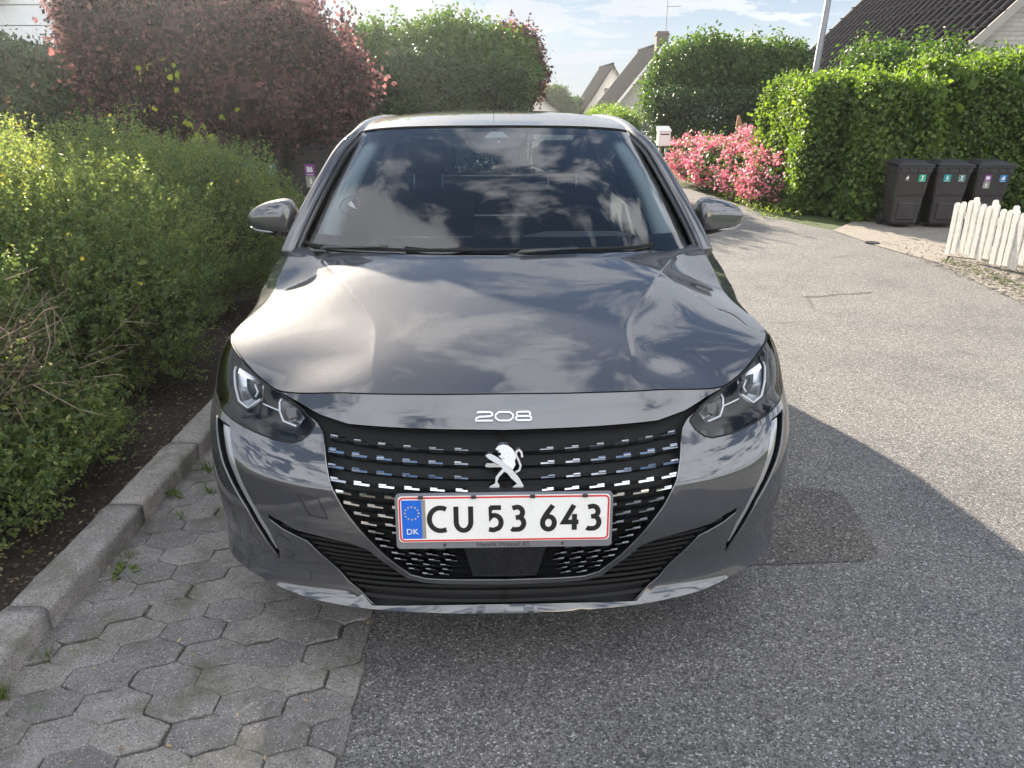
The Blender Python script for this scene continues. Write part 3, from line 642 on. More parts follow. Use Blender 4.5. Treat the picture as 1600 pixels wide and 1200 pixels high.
wprism('sensor_window',[(.005,.83),(.018,.845),(.006,.86)],.002,.0045,pm('sensor spot',(.5,.52,.55),.3),ws)
# parking disc sticker (low on the passenger side)
pc=(-.66,.335); ring=MB(); cc=WS(*pc,.003); e1=(WS(pc[0]+.01,pc[1])-WS(pc[0]-.01,pc[1])).normalized(); e2=(WS(pc[0],pc[1]+.01)-WS(pc[0],pc[1]-.01)).normalized(); e3=e1.cross(e2)
D=lambda a,b,c=0: cc+e1*a+e2*b+e3*(c-.001)
for q in stroke([(.047*math.cos(2*PI*i/32),.047*math.sin(2*PI*i/32)) for i in range(32)],.004,True): ring.prism(list(q),D,.001)
rg=ring.make('parking_disc',M['ink'],ws); MB().prism([(-.016,.010),(-.002,.020),(.012,.004),(.030,-.020),(.018,-.018),(-.008,-.002)],D,.001).make('disc_hand',M['white'],rg)
m=MB()
for i in range(12): a=i*PI/6; m.prism([(.040*math.cos(a)-.0012,.040*math.sin(a)-.0012),(.040*math.cos(a)+.0012,.040*math.sin(a)-.0012),(.040*math.cos(a)+.0012,.040*math.sin(a)+.0012),(.040*math.cos(a)-.0012,.040*math.sin(a)+.0012)],D,.001)
m.make('disc_marks',M['white'],rg)
# wipers
for a0,a1,pv in ((-.95,-.10,-.74),(-.34,.62,.06)):
    m=MB(); pts=[WS(a0+(a1-a0)*i/10,.035-.03*math.sin(PI*i/10)*0+(.012 if i in(0,10) else 0),-.012) for i in range(11)]; m.tube(pts,(.004,.007),6)
    w=m.make('wiper',M['matte'],car,True); am=MB(); p0=WS(pv,-.01,-.02); am.tube([p0,p0+Vector((.02,-.005,.016)),WS(pv+.22,.02,-.030),WS((a0+a1)/2+.12,.038,-.026)],[.010,.008,.005,.004],8); am.bbox(p0.x-.025,p0.x+.025,p0.y-.012,p0.y+.016,p0.z-.008,p0.z+.010,.005); am.make('wiper_arm',M['gloss'],w,True)
# roof
rc=[(1.757,1.386),(2.0,1.408),(2.4,1.426),(2.9,1.424),(3.3,1.405),(3.74,1.360)]
re_=[(.572,1.844,1.360),(.592,2.1,1.381),(.596,2.5,1.393),(.580,2.95,1.390),(.555,3.35,1.370),(.525,3.72,1.328)]
fy=pchip(range(6),[p[0] for p in rc]); fz=pchip(range(6),[p[1] for p in rc]); ex=cr(range(6),[p[0] for p in re_]); ey=pchip(range(6),[p[1] for p in re_]); ez=pchip(range(6),[p[2] for p in re_])
def RF(a,c):
    u=c*5; k=abs(a); w=k**2.2; wtop=poly3(wt,k); y=fy(u)*(1-w)+ey(u)*w; z=fz(u)*(1-k**2.6)+ez(u)*k**2.6; x=ex(u)*k
    bl=max(0,1-c/.06); q=Vector((float(x),float(y),float(z))); p=q*(1-bl)+(wtop+Vector((0,.004,.003)))*bl; p.x*=(1 if a>=0 else -1); return p
ga,gb=36,48; V=[RF(-1+2*i/ga,j/gb) for j in range(gb+1) for i in range(ga+1)]; F=[(j*(ga+1)+i,j*(ga+1)+i+1,(j+1)*(ga+1)+i+1,(j+1)*(ga+1)+i) for j in range(gb) for i in range(ga)]
roof=mk('roof',V,F,M['paint'],car,True)
MB().tube([RF(-.95+1.9*i/20,0)+Vector((0,-.004,-.001)) for i in range(21)],.0045,6).make('header_seal',M['matte'],roof,True)
m=MB().tube([(0,3.50,1.385),(0,3.49,1.41),(0,3.52,1.60),(.0,3.56,1.80)],[.010,.004,.0028,.002],6); m.bbox(-.02,.02,3.46,3.54,1.378,1.395,.006); m.make('antenna',M['matte'],roof,True)
# pillars + rail
for sg in (1,-1):
    pts=[(.795,1.270,.945),(.772,1.34,1.015),(.733,1.455,1.112),(.692,1.58,1.205),(.650,1.72,1.293),(.600,1.86,1.350),(.600,2.1,1.374),(.603,2.5,1.385),(.588,2.95,1.382),(.563,3.35,1.360),(.540,3.70,1.314),(.62,3.86,1.18),(.70,3.93,1.02)]
    m=MB(); q=[]
    for i in range(len(pts)-1):
        for k in range(5):
            f=k/5; g=lambda j: Vector(pts[min(max(j,0),len(pts)-1)]); p0,p1,p2,p3=g(i-1),g(i),g(i+1),g(i+2); q.append(.5*((2*p1)+(p2-p0)*f+(2*p0-5*p1+4*p2-p3)*f*f+(3*p1-p0-3*p2+p3)*f**3))
    q.append(Vector(pts[-1])); q=[Vector((sg*p.x,p.y,p.z)) for p in q]; m.tube(q,[(.029,.025)]*6+[(.029-.008*min(1,i/20),.025-.005*min(1,i/20)) for i in range(len(q)-6)],12); m.make('roof_pillar',M['paint'],roof,True)
    sp=MB(); sp.tube([Vector((sg*(abs(p.x)-.034),p.y-.008,p.z-.004)) for p in q[:26]],.010,6); sp.make('pillar_seal',M['gloss'],roof,True)
    # side glazing: ruled surface belt -> rail
    def side(y0,y1,mat,name,par,inset=0,yt0=None,yt1=None):
        V=[];n=14
        for i in range(n+1):
            y=y0+(y1-y0)*i/n; t=yt(y,.9); b=SP(t,zt(t),.0,sg); b=Vector((sg*(abs(b.x)-.012-inset),y,b.z-.005)); ytp=(yt0 or y0)+((yt1 or y1)-(yt0 or y0))*i/n
            u=float(np.interp(ytp,[p[1] for p in re_],range(6))); tp=Vector((sg*(float(ex(u))+.020-inset),ytp,float(ez(u))-.012))
            if ytp<1.86:
                g=np.interp(ytp,[p.y for p in q[:26]],[abs(p.x) for p in q[:26]]); h_=np.interp(ytp,[p.y for p in q[:26]],[p.z for p in q[:26]]); tp=Vector((sg*(g-inset),ytp,h_))
            for j in range(6): f=j/5; V.append(b*(1-f)+tp*f+Vector((sg*.02*math.sin(PI*f),0,0)))
        F=[]
        for i in range(n):
            for j in range(5): f=(i*6+j,(i+1)*6+j,(i+1)*6+j+1,i*6+j+1); F.append(f if sg>0 else f[::-1])
        return mk(name,V,F,mat,par,True)
    side(1.40,2.36,M['tint'],'side_window',car,0,1.44,2.36); side(2.36,2.46,M['gloss'],'door_pillar',car,-.003); side(2.46,3.20,M['tint'],'side_window',car)
    side(3.20,3.95,M['paint'],'rear_quarter',car,0,3.20,3.70)
# rear window and tailgate top
V=[]; 
for j in range(9):
    f=j/8
    for i in range(21):
        a=-1+i/10; tp=RF(a,1); t=TL-.62*abs(a); bt=SP(t,zt(t),0,1 if a>=0 else -1); V.append(tp*(1-f)+bt*f+Vector((0,.03*math.sin(PI*f),0)))
mk('rear_window',V,[(j*21+i,j*21+i+1,(j+1)*21+i+1,(j+1)*21+i) for j in range(8) for i in range(20)],M['tint'],car,True)
# interior
m=MB()
for j,(y,z) in enumerate([(1.12,.94),(1.30,.955),(1.50,.965),(1.62,.95),(1.66,.90),(1.64,.62)]): m.V+=[(x,y,z+(.02 if abs(x-.36)<.2 and 1<j<4 else 0)) for x in np.linspace(-.70,.70,15)]
m.F=[(j*15+i,j*15+i+1,(j+1)*15+i+1,(j+1)*15+i) for j in range(5) for i in range(14)]; dash=m.make('dashboard',M['dashm'],car,True)
MB().bbox(-.10,.12,1.56,1.58,.955,1.05,.006).make('dash_screen',M['gloss'],dash)
m=MB(); m.tube([(.36+.175*math.cos(a),1.86-.06*math.sin(a),.88+.165*math.sin(a)) for a in np.linspace(0,2*PI,25)],.015,8,False); m.box(.30,.42,1.84,1.87,.83,.92); m.box(.20,.52,1.85,1.865,.865,.885); m.make('steering_wheel',M['matte'],car,True)
for x in (-.36,.36):
    m=MB(); m.bbox(x-.25,x+.25,2.05,2.56,.42,.58,.05); T=lambda a,b,c: (a,b+(c-.5)*.25,c); m.bbox(x-.24,x+.24,2.48,2.60,.5,1.07,.05,T)
    s=m.make('front_seat',M['fabric'],car,True); h_=MB().bbox(x-.13,x+.13,2.665,2.755,1.115,1.275,.04).make('headrest',M['fabric'],s,True)
    for d in (-.075,.075): MB().tube([(x+d,2.60,1.02),(x+d,2.70,1.15)],.007,8).make('headrest_post',M['satin'],s,True)
m=MB(); m.bbox(-.60,.60,3.0,3.4,.42,.58,.05); m.bbox(-.58,.58,3.40,3.52,.5,1.02,.05); rs=m.make('rear_seat',M['fabric'],car,True)
for x in (-.36,.36): MB().bbox(x-.12,x+.12,3.44,3.53,1.06,1.20,.035).make('headrest',M['fabric'],rs,True)
m=MB(); m.bbox(-.11,.11,1.93,1.955,1.255,1.315,.01); m.tube([(0,1.90,1.345),(0,1.93,1.30)],.010,6); m.make('interior_mirror',M['gloss'],car)
for sg in (1,-1): MB().tube([(sg*.665,1.36,.965),(sg*.625,1.54,1.115),(sg*.575,1.70,1.225),(sg*.525,1.87,1.315),(sg*.42,1.93,1.335)],[(.05,.04),(.045,.035),(.04,.03),(.035,.03),(.03,.02)],8).make('pillar_trim',M['trim'],car,True)
V=[]; 
for j in range(9):
    for i in range(9): a=-.93+1.86*i/8; p=RF(a,.02+.93*j/8); V.append((p.x,p.y,p.z-.035))
mk('headliner',V,[(j*9+i,(j+1)*9+i,(j+1)*9+i+1,j*9+i+1) for j in range(8) for i in range(8)],M['trim'],car,True)
MB().box(-.70,.70,1.14,3.8,.28,.30).make('floor_carpet',M['fabric'],car)
for sg in (1,-1): MB().box(sg*.735-.004,sg*.735+.004,1.45,3.6,.30,.93).make('door_card',M['dashm'],car)
# mirrors
for sg in (1,-1):
    bm=bmesh.new(); bmesh.ops.create_uvsphere(bm,u_segments=32,v_segments=20,radius=1)
    V=[];F=[]
    for v in bm.verts:
        x,y,z=v.co; f=lambda q,e: math.copysign(abs(q)**e,q)
        X=f(x,.45 if x<0 else .95)*.100; Z=f(z,.7)*(.080 if z>0 else .078)*(1-(.38 if z>0 else .62)*((X/.1+1)/2)**1.6); Y=f(y,.75)*(.062)*(1-.25*(X/.1)) if y<0 else f(y,.3)*.055
        if y>0: X*=1.0
        V.append((sg*(X+.893),1.475+Y+.25*(X)*.6,1.048+Z-.006*(X/.1)))
    bm.verts.index_update(); F=[tuple(v.index for v in f_.verts) for f_ in bm.faces]; bm.free()
    if sg<0: F=[f_[::-1] for f_ in F]
    up=[f_ for f_ in F if np.mean([V[i][2] for i in f_])>1.012]; lo=[f_ for f_ in F if np.mean([V[i][2] for i in f_])<=1.012]
    mo=mk('wing_mirror',V,up,M['paint'],car,True); mk('mirror_base',[(sg*.893+(v[0]-sg*.893)*.985,v[1],v[2]) for v in V],lo,M['gloss'],mo,True)
    MB().tube([Vector((sg*x,y,z)) for x,y,z in ((.765,1.44,.965),(.79,1.455,.985),(.83,1.47,1.0))],[(.035,.02),(.03,.018),(.03,.016)],10).make('mirror_foot',M['gloss'],mo,True)
    MB().tube([Vector((sg*x,y,z)) for x,y,z in ((.84,1.416,1.008),(.90,1.424,1.006),(.95,1.446,1.008),(.985,1.48,1.016))],[.0035,.0045,.004,.002],6).make('indicator',M['strip'],mo,True)
# wheels
def wheel(x,y,sg):
    t=MB(); prof=[(.20,.02),(.295,.0),(.312,.02),(.316,.05),(.316,.15),(.312,.18),(.295,.20),(.20,.18)]; n=40; V=[(x-sg*b,y+r*math.cos(2*PI*k/n),.315+r*math.sin(2*PI*k/n)) for r,b in prof for k in range(n)]
    F=[(i*n+k,i*n+(k+1)%n,(i+1)*n+(k+1)%n,(i+1)*n+k) for i in range(len(prof)-1) for k in range(n)]
    w=mk('wheel',V,F if sg<0 else [f[::-1] for f in F],M['tyre'],car,True); r=MB(); 
    for k in range(5):
        a=2*PI*k/5; c,s_=math.cos(a),math.sin(a); T=lambda p,q,d: (x-sg*(.02+d),y+p*c-q*s_,.315+p*s_+q*c); r.prism([(.03,-.03),(.205,-.022),(.205,.022),(.03,.03)],T,.03)
    r.tube([(x-sg*.025,y,.315),(x-sg*.06,y,.315)],.05,16)
    for k in range(n): pass
    r.V+= []; ring=[(x-sg*b,y+rr*math.cos(2*PI*k/n),.315+rr*math.sin(2*PI*k/n)) for rr,b in ((.205,.015),(.215,.015),(.215,.17),(.205,.17)) for k in range(n)]
    r.add(ring,[(i*n+k,i*n+(k+1)%n,((i+1)%4)*n+(k+1)%n,((i+1)%4)*n+k) for i in range(4) for k in range(n)]); r.make('rim',M['rim'],w)
for sg in (1,-1):
    for y in (.83,3.37): wheel(sg*.862,y,sg)
# tow cover outline
m=MB(); tw=[(.5175,.5868),(.4622,.582),(.441,.5323),(.4877,.5342)]
m.tube([SP(*q,-.0005,-1) for q in dens(tw+[tw[0]],.02,False)],.0013,5); m.make('tow_hook_cover',M['dark'],bumper)
# badge digits
m=MB()
def put(q,o=-.0045): return SP(abs(q[0]),q[1],o,1 if q[0]>=0 else -1)
def glyph(pts,cx_,zc,sx,sz,w,closed=False):
    for poly in stroke([(x*sx,y*sz) for x,y in pts],w,closed):
        A=[put((cx_+a,zc+b),-.0095) for a,b in poly]; B=[put((cx_+a,zc+b),-.0035) for a,b in poly]; m.add(A+B,[(0,1,2,3),(0,4,5,1),(1,5,6,2),(2,6,7,3),(3,7,4,0)])
zb=.7525
glyph([(-.45,.42),(-.36,.5),(.34,.5),(.48,.34),(.48,.16),(.36,.02),(-.30,0-.04),(-.5,-.22),(-.5,-.5),(.5,-.5)],-.0485,zb,.042,.0165,.0034)
glyph([(-.5,.18),(-.3,.5),(.3,.5),(.5,.18),(.5,-.18),(.3,-.5),(-.3,-.5),(-.5,-.18)],.0015,zb,.044,.0165,.0034,True)
glyph([(-.42,.40),(-.3,.5),(.3,.5),(.42,.40),(.42,.12),(.32,.0),(.48,-.12),(.48,-.40),(.36,-.5),(-.36,-.5),(-.48,-.40),(-.48,-.12),(-.32,.0),(-.42,.12)],.050,zb,.040,.0165,.0033,True)
glyph([(-.32,0),(.32,0)],.050,zb,.040,.0165,.0030)
m.make('model_numerals',M['numeral'],nose_o)
# lion emblem: flat relief standing on the grille
Y0=float(S(np.array([0.]),np.array([.66]))[1][0])-.006
LT=[.00016]
def LP(a,b,c): return ((a-797)*.000372,Y0-c*1.0-(b-560)*LT[0],.6650-(b-560)*.000385)
m=MB()
parts=[[(738,448),(755,430),(790,421),(822,428),(850,448),(866,470),(872,500),(862,522),(845,530),(826,526),(800,512),(785,498),(772,500),(758,488),(776,482),(772,468),(752,466),(768,457),(752,455)],
[(672,482),(690,472),(712,474),(750,492),(800,530),(850,572),(885,610),(905,640),(920,665),(915,684),(850,683),(850,670),(868,658),(880,655),(840,620),(812,588),(795,580),(760,612),(748,640),(763,662),(760,684),(695,684),(700,665),(725,655),(735,648),(738,612),(760,585),(785,562),(755,538),(720,518),(690,500)],
[(668,545),(680,527),(730,528),(778,552),(700,553),(682,552)],
[(772,500),(785,520),(812,540),(850,568),(868,540),(864,522),(845,530),(820,522),(800,512)]]
for i,p in enumerate(parts): LT[0]=(.00016,.00013,.00011,.00018)[i]; m.prism(p,lambda a,b,c: LP(a,b,-.004*i*0+c),-.016+.002*i)
for poly in stroke([(868,585),(893,572),(902,545),(888,510),(872,478),(876,458),(894,450),(908,465),(913,495)],13): LT[0]=.00012; m.prism(list(poly),LP,-.012)
MB.make(m,'lion_emblem',M['emblem'],grille)
# number plate
Y1=-.030; PX,PZ=-.002,.5655
tilt=R(4)
def PT(a,b,c): return (PX+a,Y1+(b)*math.sin(tilt)-c,PZ+b*math.cos(tilt))
def rrect(w,h,r,n=5):
    return sum([arc(sx_*(w/2-r),sy_*(h/2-r),r,r,a0,a0+90,n) for sx_,sy_,a0 in ((1,1,0),(-1,1,90),(-1,-1,180),(1,-1,270))],[])
m=MB(); fr=[(x,y-.009) for x,y in rrect(.520,.140,.010)]; m.prism(fr,lambda a,b,c: PT(a,b,c-.012),.012); plf=m.make('plate_holder',M['frame'],car)
MB().box(-.09,.09,-.02,.03,.52,.62).make('holder_mount',M['dark'],plf)
m=MB().prism(rrect(.506,.120,.010),lambda a,b,c: PT(a,b,c+.001),.002); lp=m.make('licence_plate',M['white'],plf)
m=MB(); o=rrect(.498,.112,.009); n=len(o)
for q in stroke(o,.0042,True): m.prism(list(q),lambda a,b,c: PT(a,b,c+.003),.0006)
m.make('plate_border',M['platered'],lp)
MB().prism([(-.2445,-.0505),(-.197,-.0505),(-.197,.0505),(-.2445,.0505)],lambda a,b,c: PT(a,b,c+.003),.0005).make('euro_band',M['plateblue'],lp)
MB().prism([(-.197,-.0505),(-.188,-.0505),(-.188,.0505),(-.197,.0505)],lambda a,b,c: PT(a,b,c+.003),.0005).make('hologram_strip',pm('hologram grey',(.36,.35,.31),.3,.4),lp)
m=MB()
for k in range(12):
    a=R(30*k); c0=(-.2205+.0165*math.cos(a),.017+.0165*math.sin(a)); st=[(c0[0]+(.0027 if j%2==0 else .0011)*math.sin(j*PI/5),c0[1]+(.0027 if j%2==0 else .0011)*math.cos(j*PI/5)) for j in range(10)]
    m.prism(st,lambda a,b,c: PT(a,b,c+.0037),.0003)
m.make('euro_stars',M['yellow'],lp)
def glyphs(defs,w,zf,th,mat,name,par):
    for k,(gx,gy,sx_,sy_,strokes) in enumerate(defs):
        m=MB()
        for i,(pts,cl_) in enumerate(strokes):
            for q in stroke([(gx+x*sx_,gy+y*sy_) for x,y in pts],w,cl_): m.prism(list(q),lambda a,b,c: PT(a,b,c+zf+.00004*i),th)
        m.make(name,mat,par)
G={'C':[([(.48,.40)]+arc(.14,0,.64,.46,75,285,16)+[(.48,-.42)],0)],
 'U':[([(-.42,.5)]+[(-.42,-.1)]+arc(0,-.12,.42,.34,180,360,12)+[(.42,-.1),(.42,.5)],0)],
 '5':[([(.40,.44),(-.34,.44)],0),([(-.27,.47),(-.31,.06)]+arc(-.06,-.155,.46,.29,118,-55,14)+[(-.1,-.46),(-.42,-.43)],0)],
 '3':[([(-.36,.41)]+arc(-.04,.235,.36,.215,105,-62,10)+[(-.10,.03)],0),([(-.14,.03)]+arc(-.02,-.20,.42,.25,78,-90,12)+[(-.3,-.45),(-.42,-.41)],0)],
 '6':[([(.30,.50),(.05,.30),(-.18,.10),(-.36,-.12)],0),(arc(.02,-.20,.38,.26,0,360,22)[:-1],1)],
 '4':[([(.20,.50),(-.42,-.18),(.50,-.18)],0),([(.24,.14),(.24,-.5)],0)]}
zx=lambda z: (z-797)*.000369
H7=.0655
def gl(ch,x0,x1): return (zx((x0+x1)/2),.000,(x1-x0)*.000369*.86,H7,G[ch])
glyphs([gl('C',302,432),gl('U',466,597),gl('5',680,793),gl('3',827,940),gl('6',1022,1140),gl('4',1166,1288),gl('3',1318,1430)],.0122,.003,.0008,M['ink'],'plate_character',lp)
def text(s,size,mat,name,par,T,extr=.0004,cx_=0,cy_=0):
    c=bpy.data.curves.new('tmp','FONT'); c.body=s; c.size=size; c.align_x='CENTER'; c.align_y='CENTER'; c.resolution_u=3
    o=bpy.data.objects.new('tmp',c); COL.objects.link(o); dg=bpy.context.evaluated_depsgraph_get(); me=o.evaluated_get(dg).to_mesh()
    V=[T(v.co.x+cx_,v.co.y+cy_,extr) for v in me.vertices]; F=[tuple(p.vertices) for p in me.polygons]; o.to_mesh_clear(); bpy.data.objects.remove(o); bpy.data.curves.remove(c)
    return mk(name,V,F,mat,par)
text('DK',.021,M['white'],'country_letters',lp,PT,.0040,-.2205,-.032)
text('Henrik Wessel AS',.0172,M['frametext'],'dealer_lettering',plf,PT,.0012,-.003,-.0700)
m=MB()
for x in (-.145,.140): m.prism([(x-.003,-.069),(x+.001,-.067),(x+.004,-.065),(x+.002,-.070),(x+.004,-.073),(x-.002,-.074)],lambda a,b,c: PT(a,b,c),.001)
m.make('holder_marks',M['frametext'],plf)
for x in (-.20,-.075,.065,.19): MB().bbox(x-.006,x+.006,Y1-.006,Y1,PZ+.055,PZ+.062,.001).make('holder_clip',M['frametext'],plf)
MB().cyl((PX+.238,Y1-.004,PZ),.005,.002,16,'Y').make('plate_screw',M['white'],lp)
# ================================================================= THE GROUND
def terr(x,y):
    y=np.asarray(y,float); return -np.clip((y-16)*.052,0,2.6)*sm(14,24,y)
def sheet(name,poly,zoff,mat,sp=1.0,jit=0):
    vs,fs=region(poly,[],sp); z=terr(vs[:,0],vs[:,1])+zoff
    fs=np.array([f if np.cross(vs[f[1]]-vs[f[0]],vs[f[2]]-vs[f[0]])>0 else f[::-1] for f in fs])
    o=mk(name,np.c_[vs,z],fs,mat,None,True); o['kind']='structure'; return o
g=[(-400,-300),(400,-300),(400,800),(-400,800)]
ys=[-64,-20,-8,0,4,8,12,14,16,18,20,24,28,32,40,50,62,70,78]; xs=[-70,-40,-20,-8,-4,0,4,8,20,40,70]
V=[(x,y,float(terr(x,y))-.03) for y in ys for x in xs]; nx=len(xs)
mk('ground',V,[(j*nx+i,j*nx+i+1,(j+1)*nx+i+1,(j+1)*nx+i) for j in range(len(ys)-1) for i in range(nx-1)],M['lawn'],None,True)['kind']='structure'
right=[(4.6,-14),(4.3,0),(4.05,3),(3.98,5.82),(4.08,6.98),(3.94,8.08),(3.78,9.0),(3.35,10.1),(3.30,11.2),(3.05,12.6),(2.85,14.2),(2.3,17.5),(1.2,21),(-.8,24.5),(-4,28)]
left=[(-8,27),(-4.2,23),(-2.6,19.5),(-1.9,16),(-1.45,12),(-1.38,9.6),(-.42,9.6)]+[(-.424+.010*math.sin(y*9)+.006*math.sin(y*31)-.0,y) for y in np.linspace(9.4,-.8,180)]+[(-.42,-14)]
sheet('road',right+left,0,M['asphalt'],.9)
sheet('dark_road_area',dens([(.62,2.24),(.9,2.25),(1.22,2.27),(1.29,2.32),(1.32,2.55),(1.335,2.74),(1.27,2.79),(.60,2.79)],.03),.004,M['darkasphalt'],.3)  # darker rectangle laid over the road surface
sheet('gravel_verge',[(3.96,3.0),(5.2,3.0),(5.2,6.9),(4.30,7.5),(4.02,7.1),(3.93,5.8)],.004,M['gravel'],.5)
sheet('driveway',[(3.86,8.0),(4.05,7.14),(4.30,7.54),(5.2,6.94),(9,6.4),(9,9.75),(4.3,9.75),(3.75,9.05)],.006,M['drive'],.6)
sheet('garden_soil',[(-9,-8),(-1.46,-8),(-1.46,12),(-9,12)],-.012,M['soil'],.8)
sheet('paver_bed',[(-1.40,-6),(-.405,-6),(-.405,9.6),(-1.40,9.6)],-.0008,M['joint'],.8)
# hexagonal pavers, each with its own tilt and worn edge
rp=np.random.default_rng(3); V=[];F=[]
pw,ph=.180,.115; row=0; y=-.6
while y<9.5:
    k=0; x=-1.50-(.5*pw if row%2 else 0)
    while x<-.30:
        cxp=x+pw/2; hx=[(-.5,-.27),(0,-.60),(.5,-.27),(.5,.27),(0,.60),(-.5,.27)]
        dz=rp.normal(0,.0016); tx,ty=rp.normal(0,.0045,2); jx,jy=rp.normal(0,.003,2)
        P=[]; 
        for i in range(6):
            a=hx[i]; b=hx[(i+1)%6]
            for f in (0,.33,.67):
                px_=(a[0]+(b[0]-a[0])*f)*pw*.988; py_=(a[1]+(b[1]-a[1])*f)*ph*.978
                wv=.005*math.sin(f*PI*2*.75)*(1 if i%2 else -1)
                P.append((px_+rp.normal(0,.0016),py_+wv+rp.normal(0,.0016)))
        def clampx(v): return min(max(v,-1.385),-.425+.010*math.sin(y*9)+.006*math.sin(y*31))
        if clampx(cxp+P[6][0])-clampx(cxp+P[0][0])>.035:
            b0=len(V); n=len(P)
            for sc,zz in ((1,-.025),(1,.001),(.975,.0045),(.93,.0054)):
                for p in P: V.append((clampx(cxp+jx+p[0]*sc),y+jy+p[1]*sc,.001+zz+dz+tx*p[0]*sc+ty*p[1]*sc))
            for l in range(3): F+=[(b0+l*n+i,b0+l*n+(i+1)%n,b0+(l+1)*n+(i+1)%n,b0+(l+1)*n+i) for i in range(n)]
            F.append(tuple(b0+3*n+i for i in range(n)))
        x+=pw
    row+=1; y+=ph*.87
mk('paver_strip',V,F,M['paver'])['kind']='structure'
# granite kerb stones
V=[];F=[]; y=-2.66
jr=np.random.default_rng(5)
while y<9.6:
    ln=.57+jr.normal(0,.03) if y>-.4 else .57
    if abs(y-1.50)<.06: ln=.54
    y1=y+ln-.008; n=12; prof=[(-1.383,-.06),(-1.379,.072),(-1.384,.084),(-1.396,.090),(-1.44,.092),(-1.50,.091),(-1.512,.086),(-1.518,.05)]
    b0=len(V); dz,dx=jr.normal(0,.003),jr.normal(0,.003)
    for i in range(n+1):
        yy=y+(y1-y)*i/n; e=.006 if i in(0,n) else 0
        for k,(px_,pz) in enumerate(prof): V.append((px_+dx+jr.normal(0,.0015)+(-e if k<4 else e*0),yy,pz+dz-(e if 2<=k<=6 else 0)+(jr.normal(0,.0016) if 0<k<7 else 0)))
    m_=len(prof)
    F+=[(b0+i*m_+k,b0+i*m_+k+1,b0+(i+1)*m_+k+1,b0+(i+1)*m_+k) for i in range(n) for k in range(m_-1)]
    F+=[tuple(b0+k for k in range(m_))[::-1],tuple(b0+n*m_+k for k in range(m_))]
    y=y1+.008
mk('kerb',V,[f[::-1] for f in F],M['granite'],None,True)['kind']='structure'
# ================================================================= FOLIAGE
def unit(v): return v/(np.linalg.norm(v,axis=1,keepdims=True)+1e-9)
def leafgeo(P,Nn,size,asp=.55,verts=4,rg=rng,tilt=.7,droop=0.0):
    n=len(P); nn=unit(Nn*(1-tilt)+unit(rg.normal(size=(n,3)))*tilt); d=unit(np.cross(nn,unit(rg.normal(size=(n,3))+1e-3))); d[:,2]-=droop; d=unit(d); s=unit(np.cross(d,nn))
    sz=(size*(.6+.8*rg.random(n)))[:,None] if np.isscalar(size) else size[:,None]
    w=sz*asp*.5; bend=nn*sz*.14
    if verts==4:
        V=np.stack([P,P+d*sz*.5+s*w,P+d*sz-bend,P+d*sz*.5-s*w],1).reshape(-1,3); F=np.arange(n*4).reshape(n,4)
    else:
        V=np.stack([P,P+d*sz*.30+s*w+bend*.4,P+d*sz*.68+s*w*.8+bend*.2,P+d*sz-bend,P+d*sz*.68-s*w*.8+bend*.2,P+d*sz*.30-s*w+bend*.4],1).reshape(-1,3)
        b=np.arange(n)[:,None]*6; F=np.r_[np.c_[b,b+1,b+2,b+3],np.c_[b,b+3,b+4,b+5]]
    return V,F
def leaves(name,P,Nn,size,mat,parent,base,**k):
    V,F=leafgeo(np.asarray(P)-np.array(base),Nn,size,**k); return mk(name,V,F,mat,parent)
def blobpts(blobs,ncl,per,sig,rg,inner=.12,zmin=.05,gap=0.0):
    # leaf clusters scattered over the shells of overlapping blobs
    B=np.array(blobs,float); a=(B[:,3]*B[:,4]+B[:,4]*B[:,5]+B[:,3]*B[:,5]); idx=rg.choice(len(B),ncl,p=a/a.sum())
    d=unit(rg.normal(size=(ncl,3))); lump=1+.10*np.sin(d[:,0]*7+idx)*np.cos(d[:,1]*6+idx*2)+.07*np.sin(d[:,2]*11+idx)
    r=(1-np.abs(rg.normal(0,inner,ncl)))*lump; c=B[idx,:3]+d*B[idx,3:6]*r[:,None]
    # drop those deep inside another blob
    keep=np.ones(ncl,bool)
    for b in B:
        q=((c-b[:3])/b[3:6]); keep&=~((q**2).sum(1)<.45)
    keep&=c[:,2]>zmin
    if gap: keep&=(np.sin(c[:,0]*5.1+c[:,2]*3.3)+np.sin(c[:,1]*4.3-c[:,2]*5.7)+rg.normal(0,.6,ncl))>-2+gap
    c=c[keep]; d=unit(d[keep]*1.0+np.array([0,0,.35])); n=len(c)
    P=np.repeat(c,per,0)+rg.normal(0,sig,(n*per,3)); return P,np.repeat(d,per,0),c,d
def trunk(name,base,blobs,rg,r0=.06,nl=9,mat='bark',parent=None,zf=.55):
    m=MB(); B=np.array(blobs); 
    for i in range(nl):
        b=B[i%len(B)]; tip=b[:3]+unit(rg.normal(size=(1,3)))[0]*b[3:6]*.75; tip[2]=max(tip[2],.5)
        s=np.array(base)+np.array([rg.normal(0,.05),rg.normal(0,.05),0]); k=np.array([s[0]*.75+tip[0]*.25,s[1]*.75+tip[1]*.25,s[2]+(tip[2]-s[2])*.45]); k+=rg.normal(0,.06,3)
        q=[s,(s+k)/2+rg.normal(0,.02,3),k,(k+tip)/2+rg.normal(0,.07,3),tip]; q=[p-np.array(base) for p in q]; m.tube(q,[r0,r0*.85,r0*.6,r0*.35,r0*.1],6)
    return m.make(name,M[mat],parent,True)
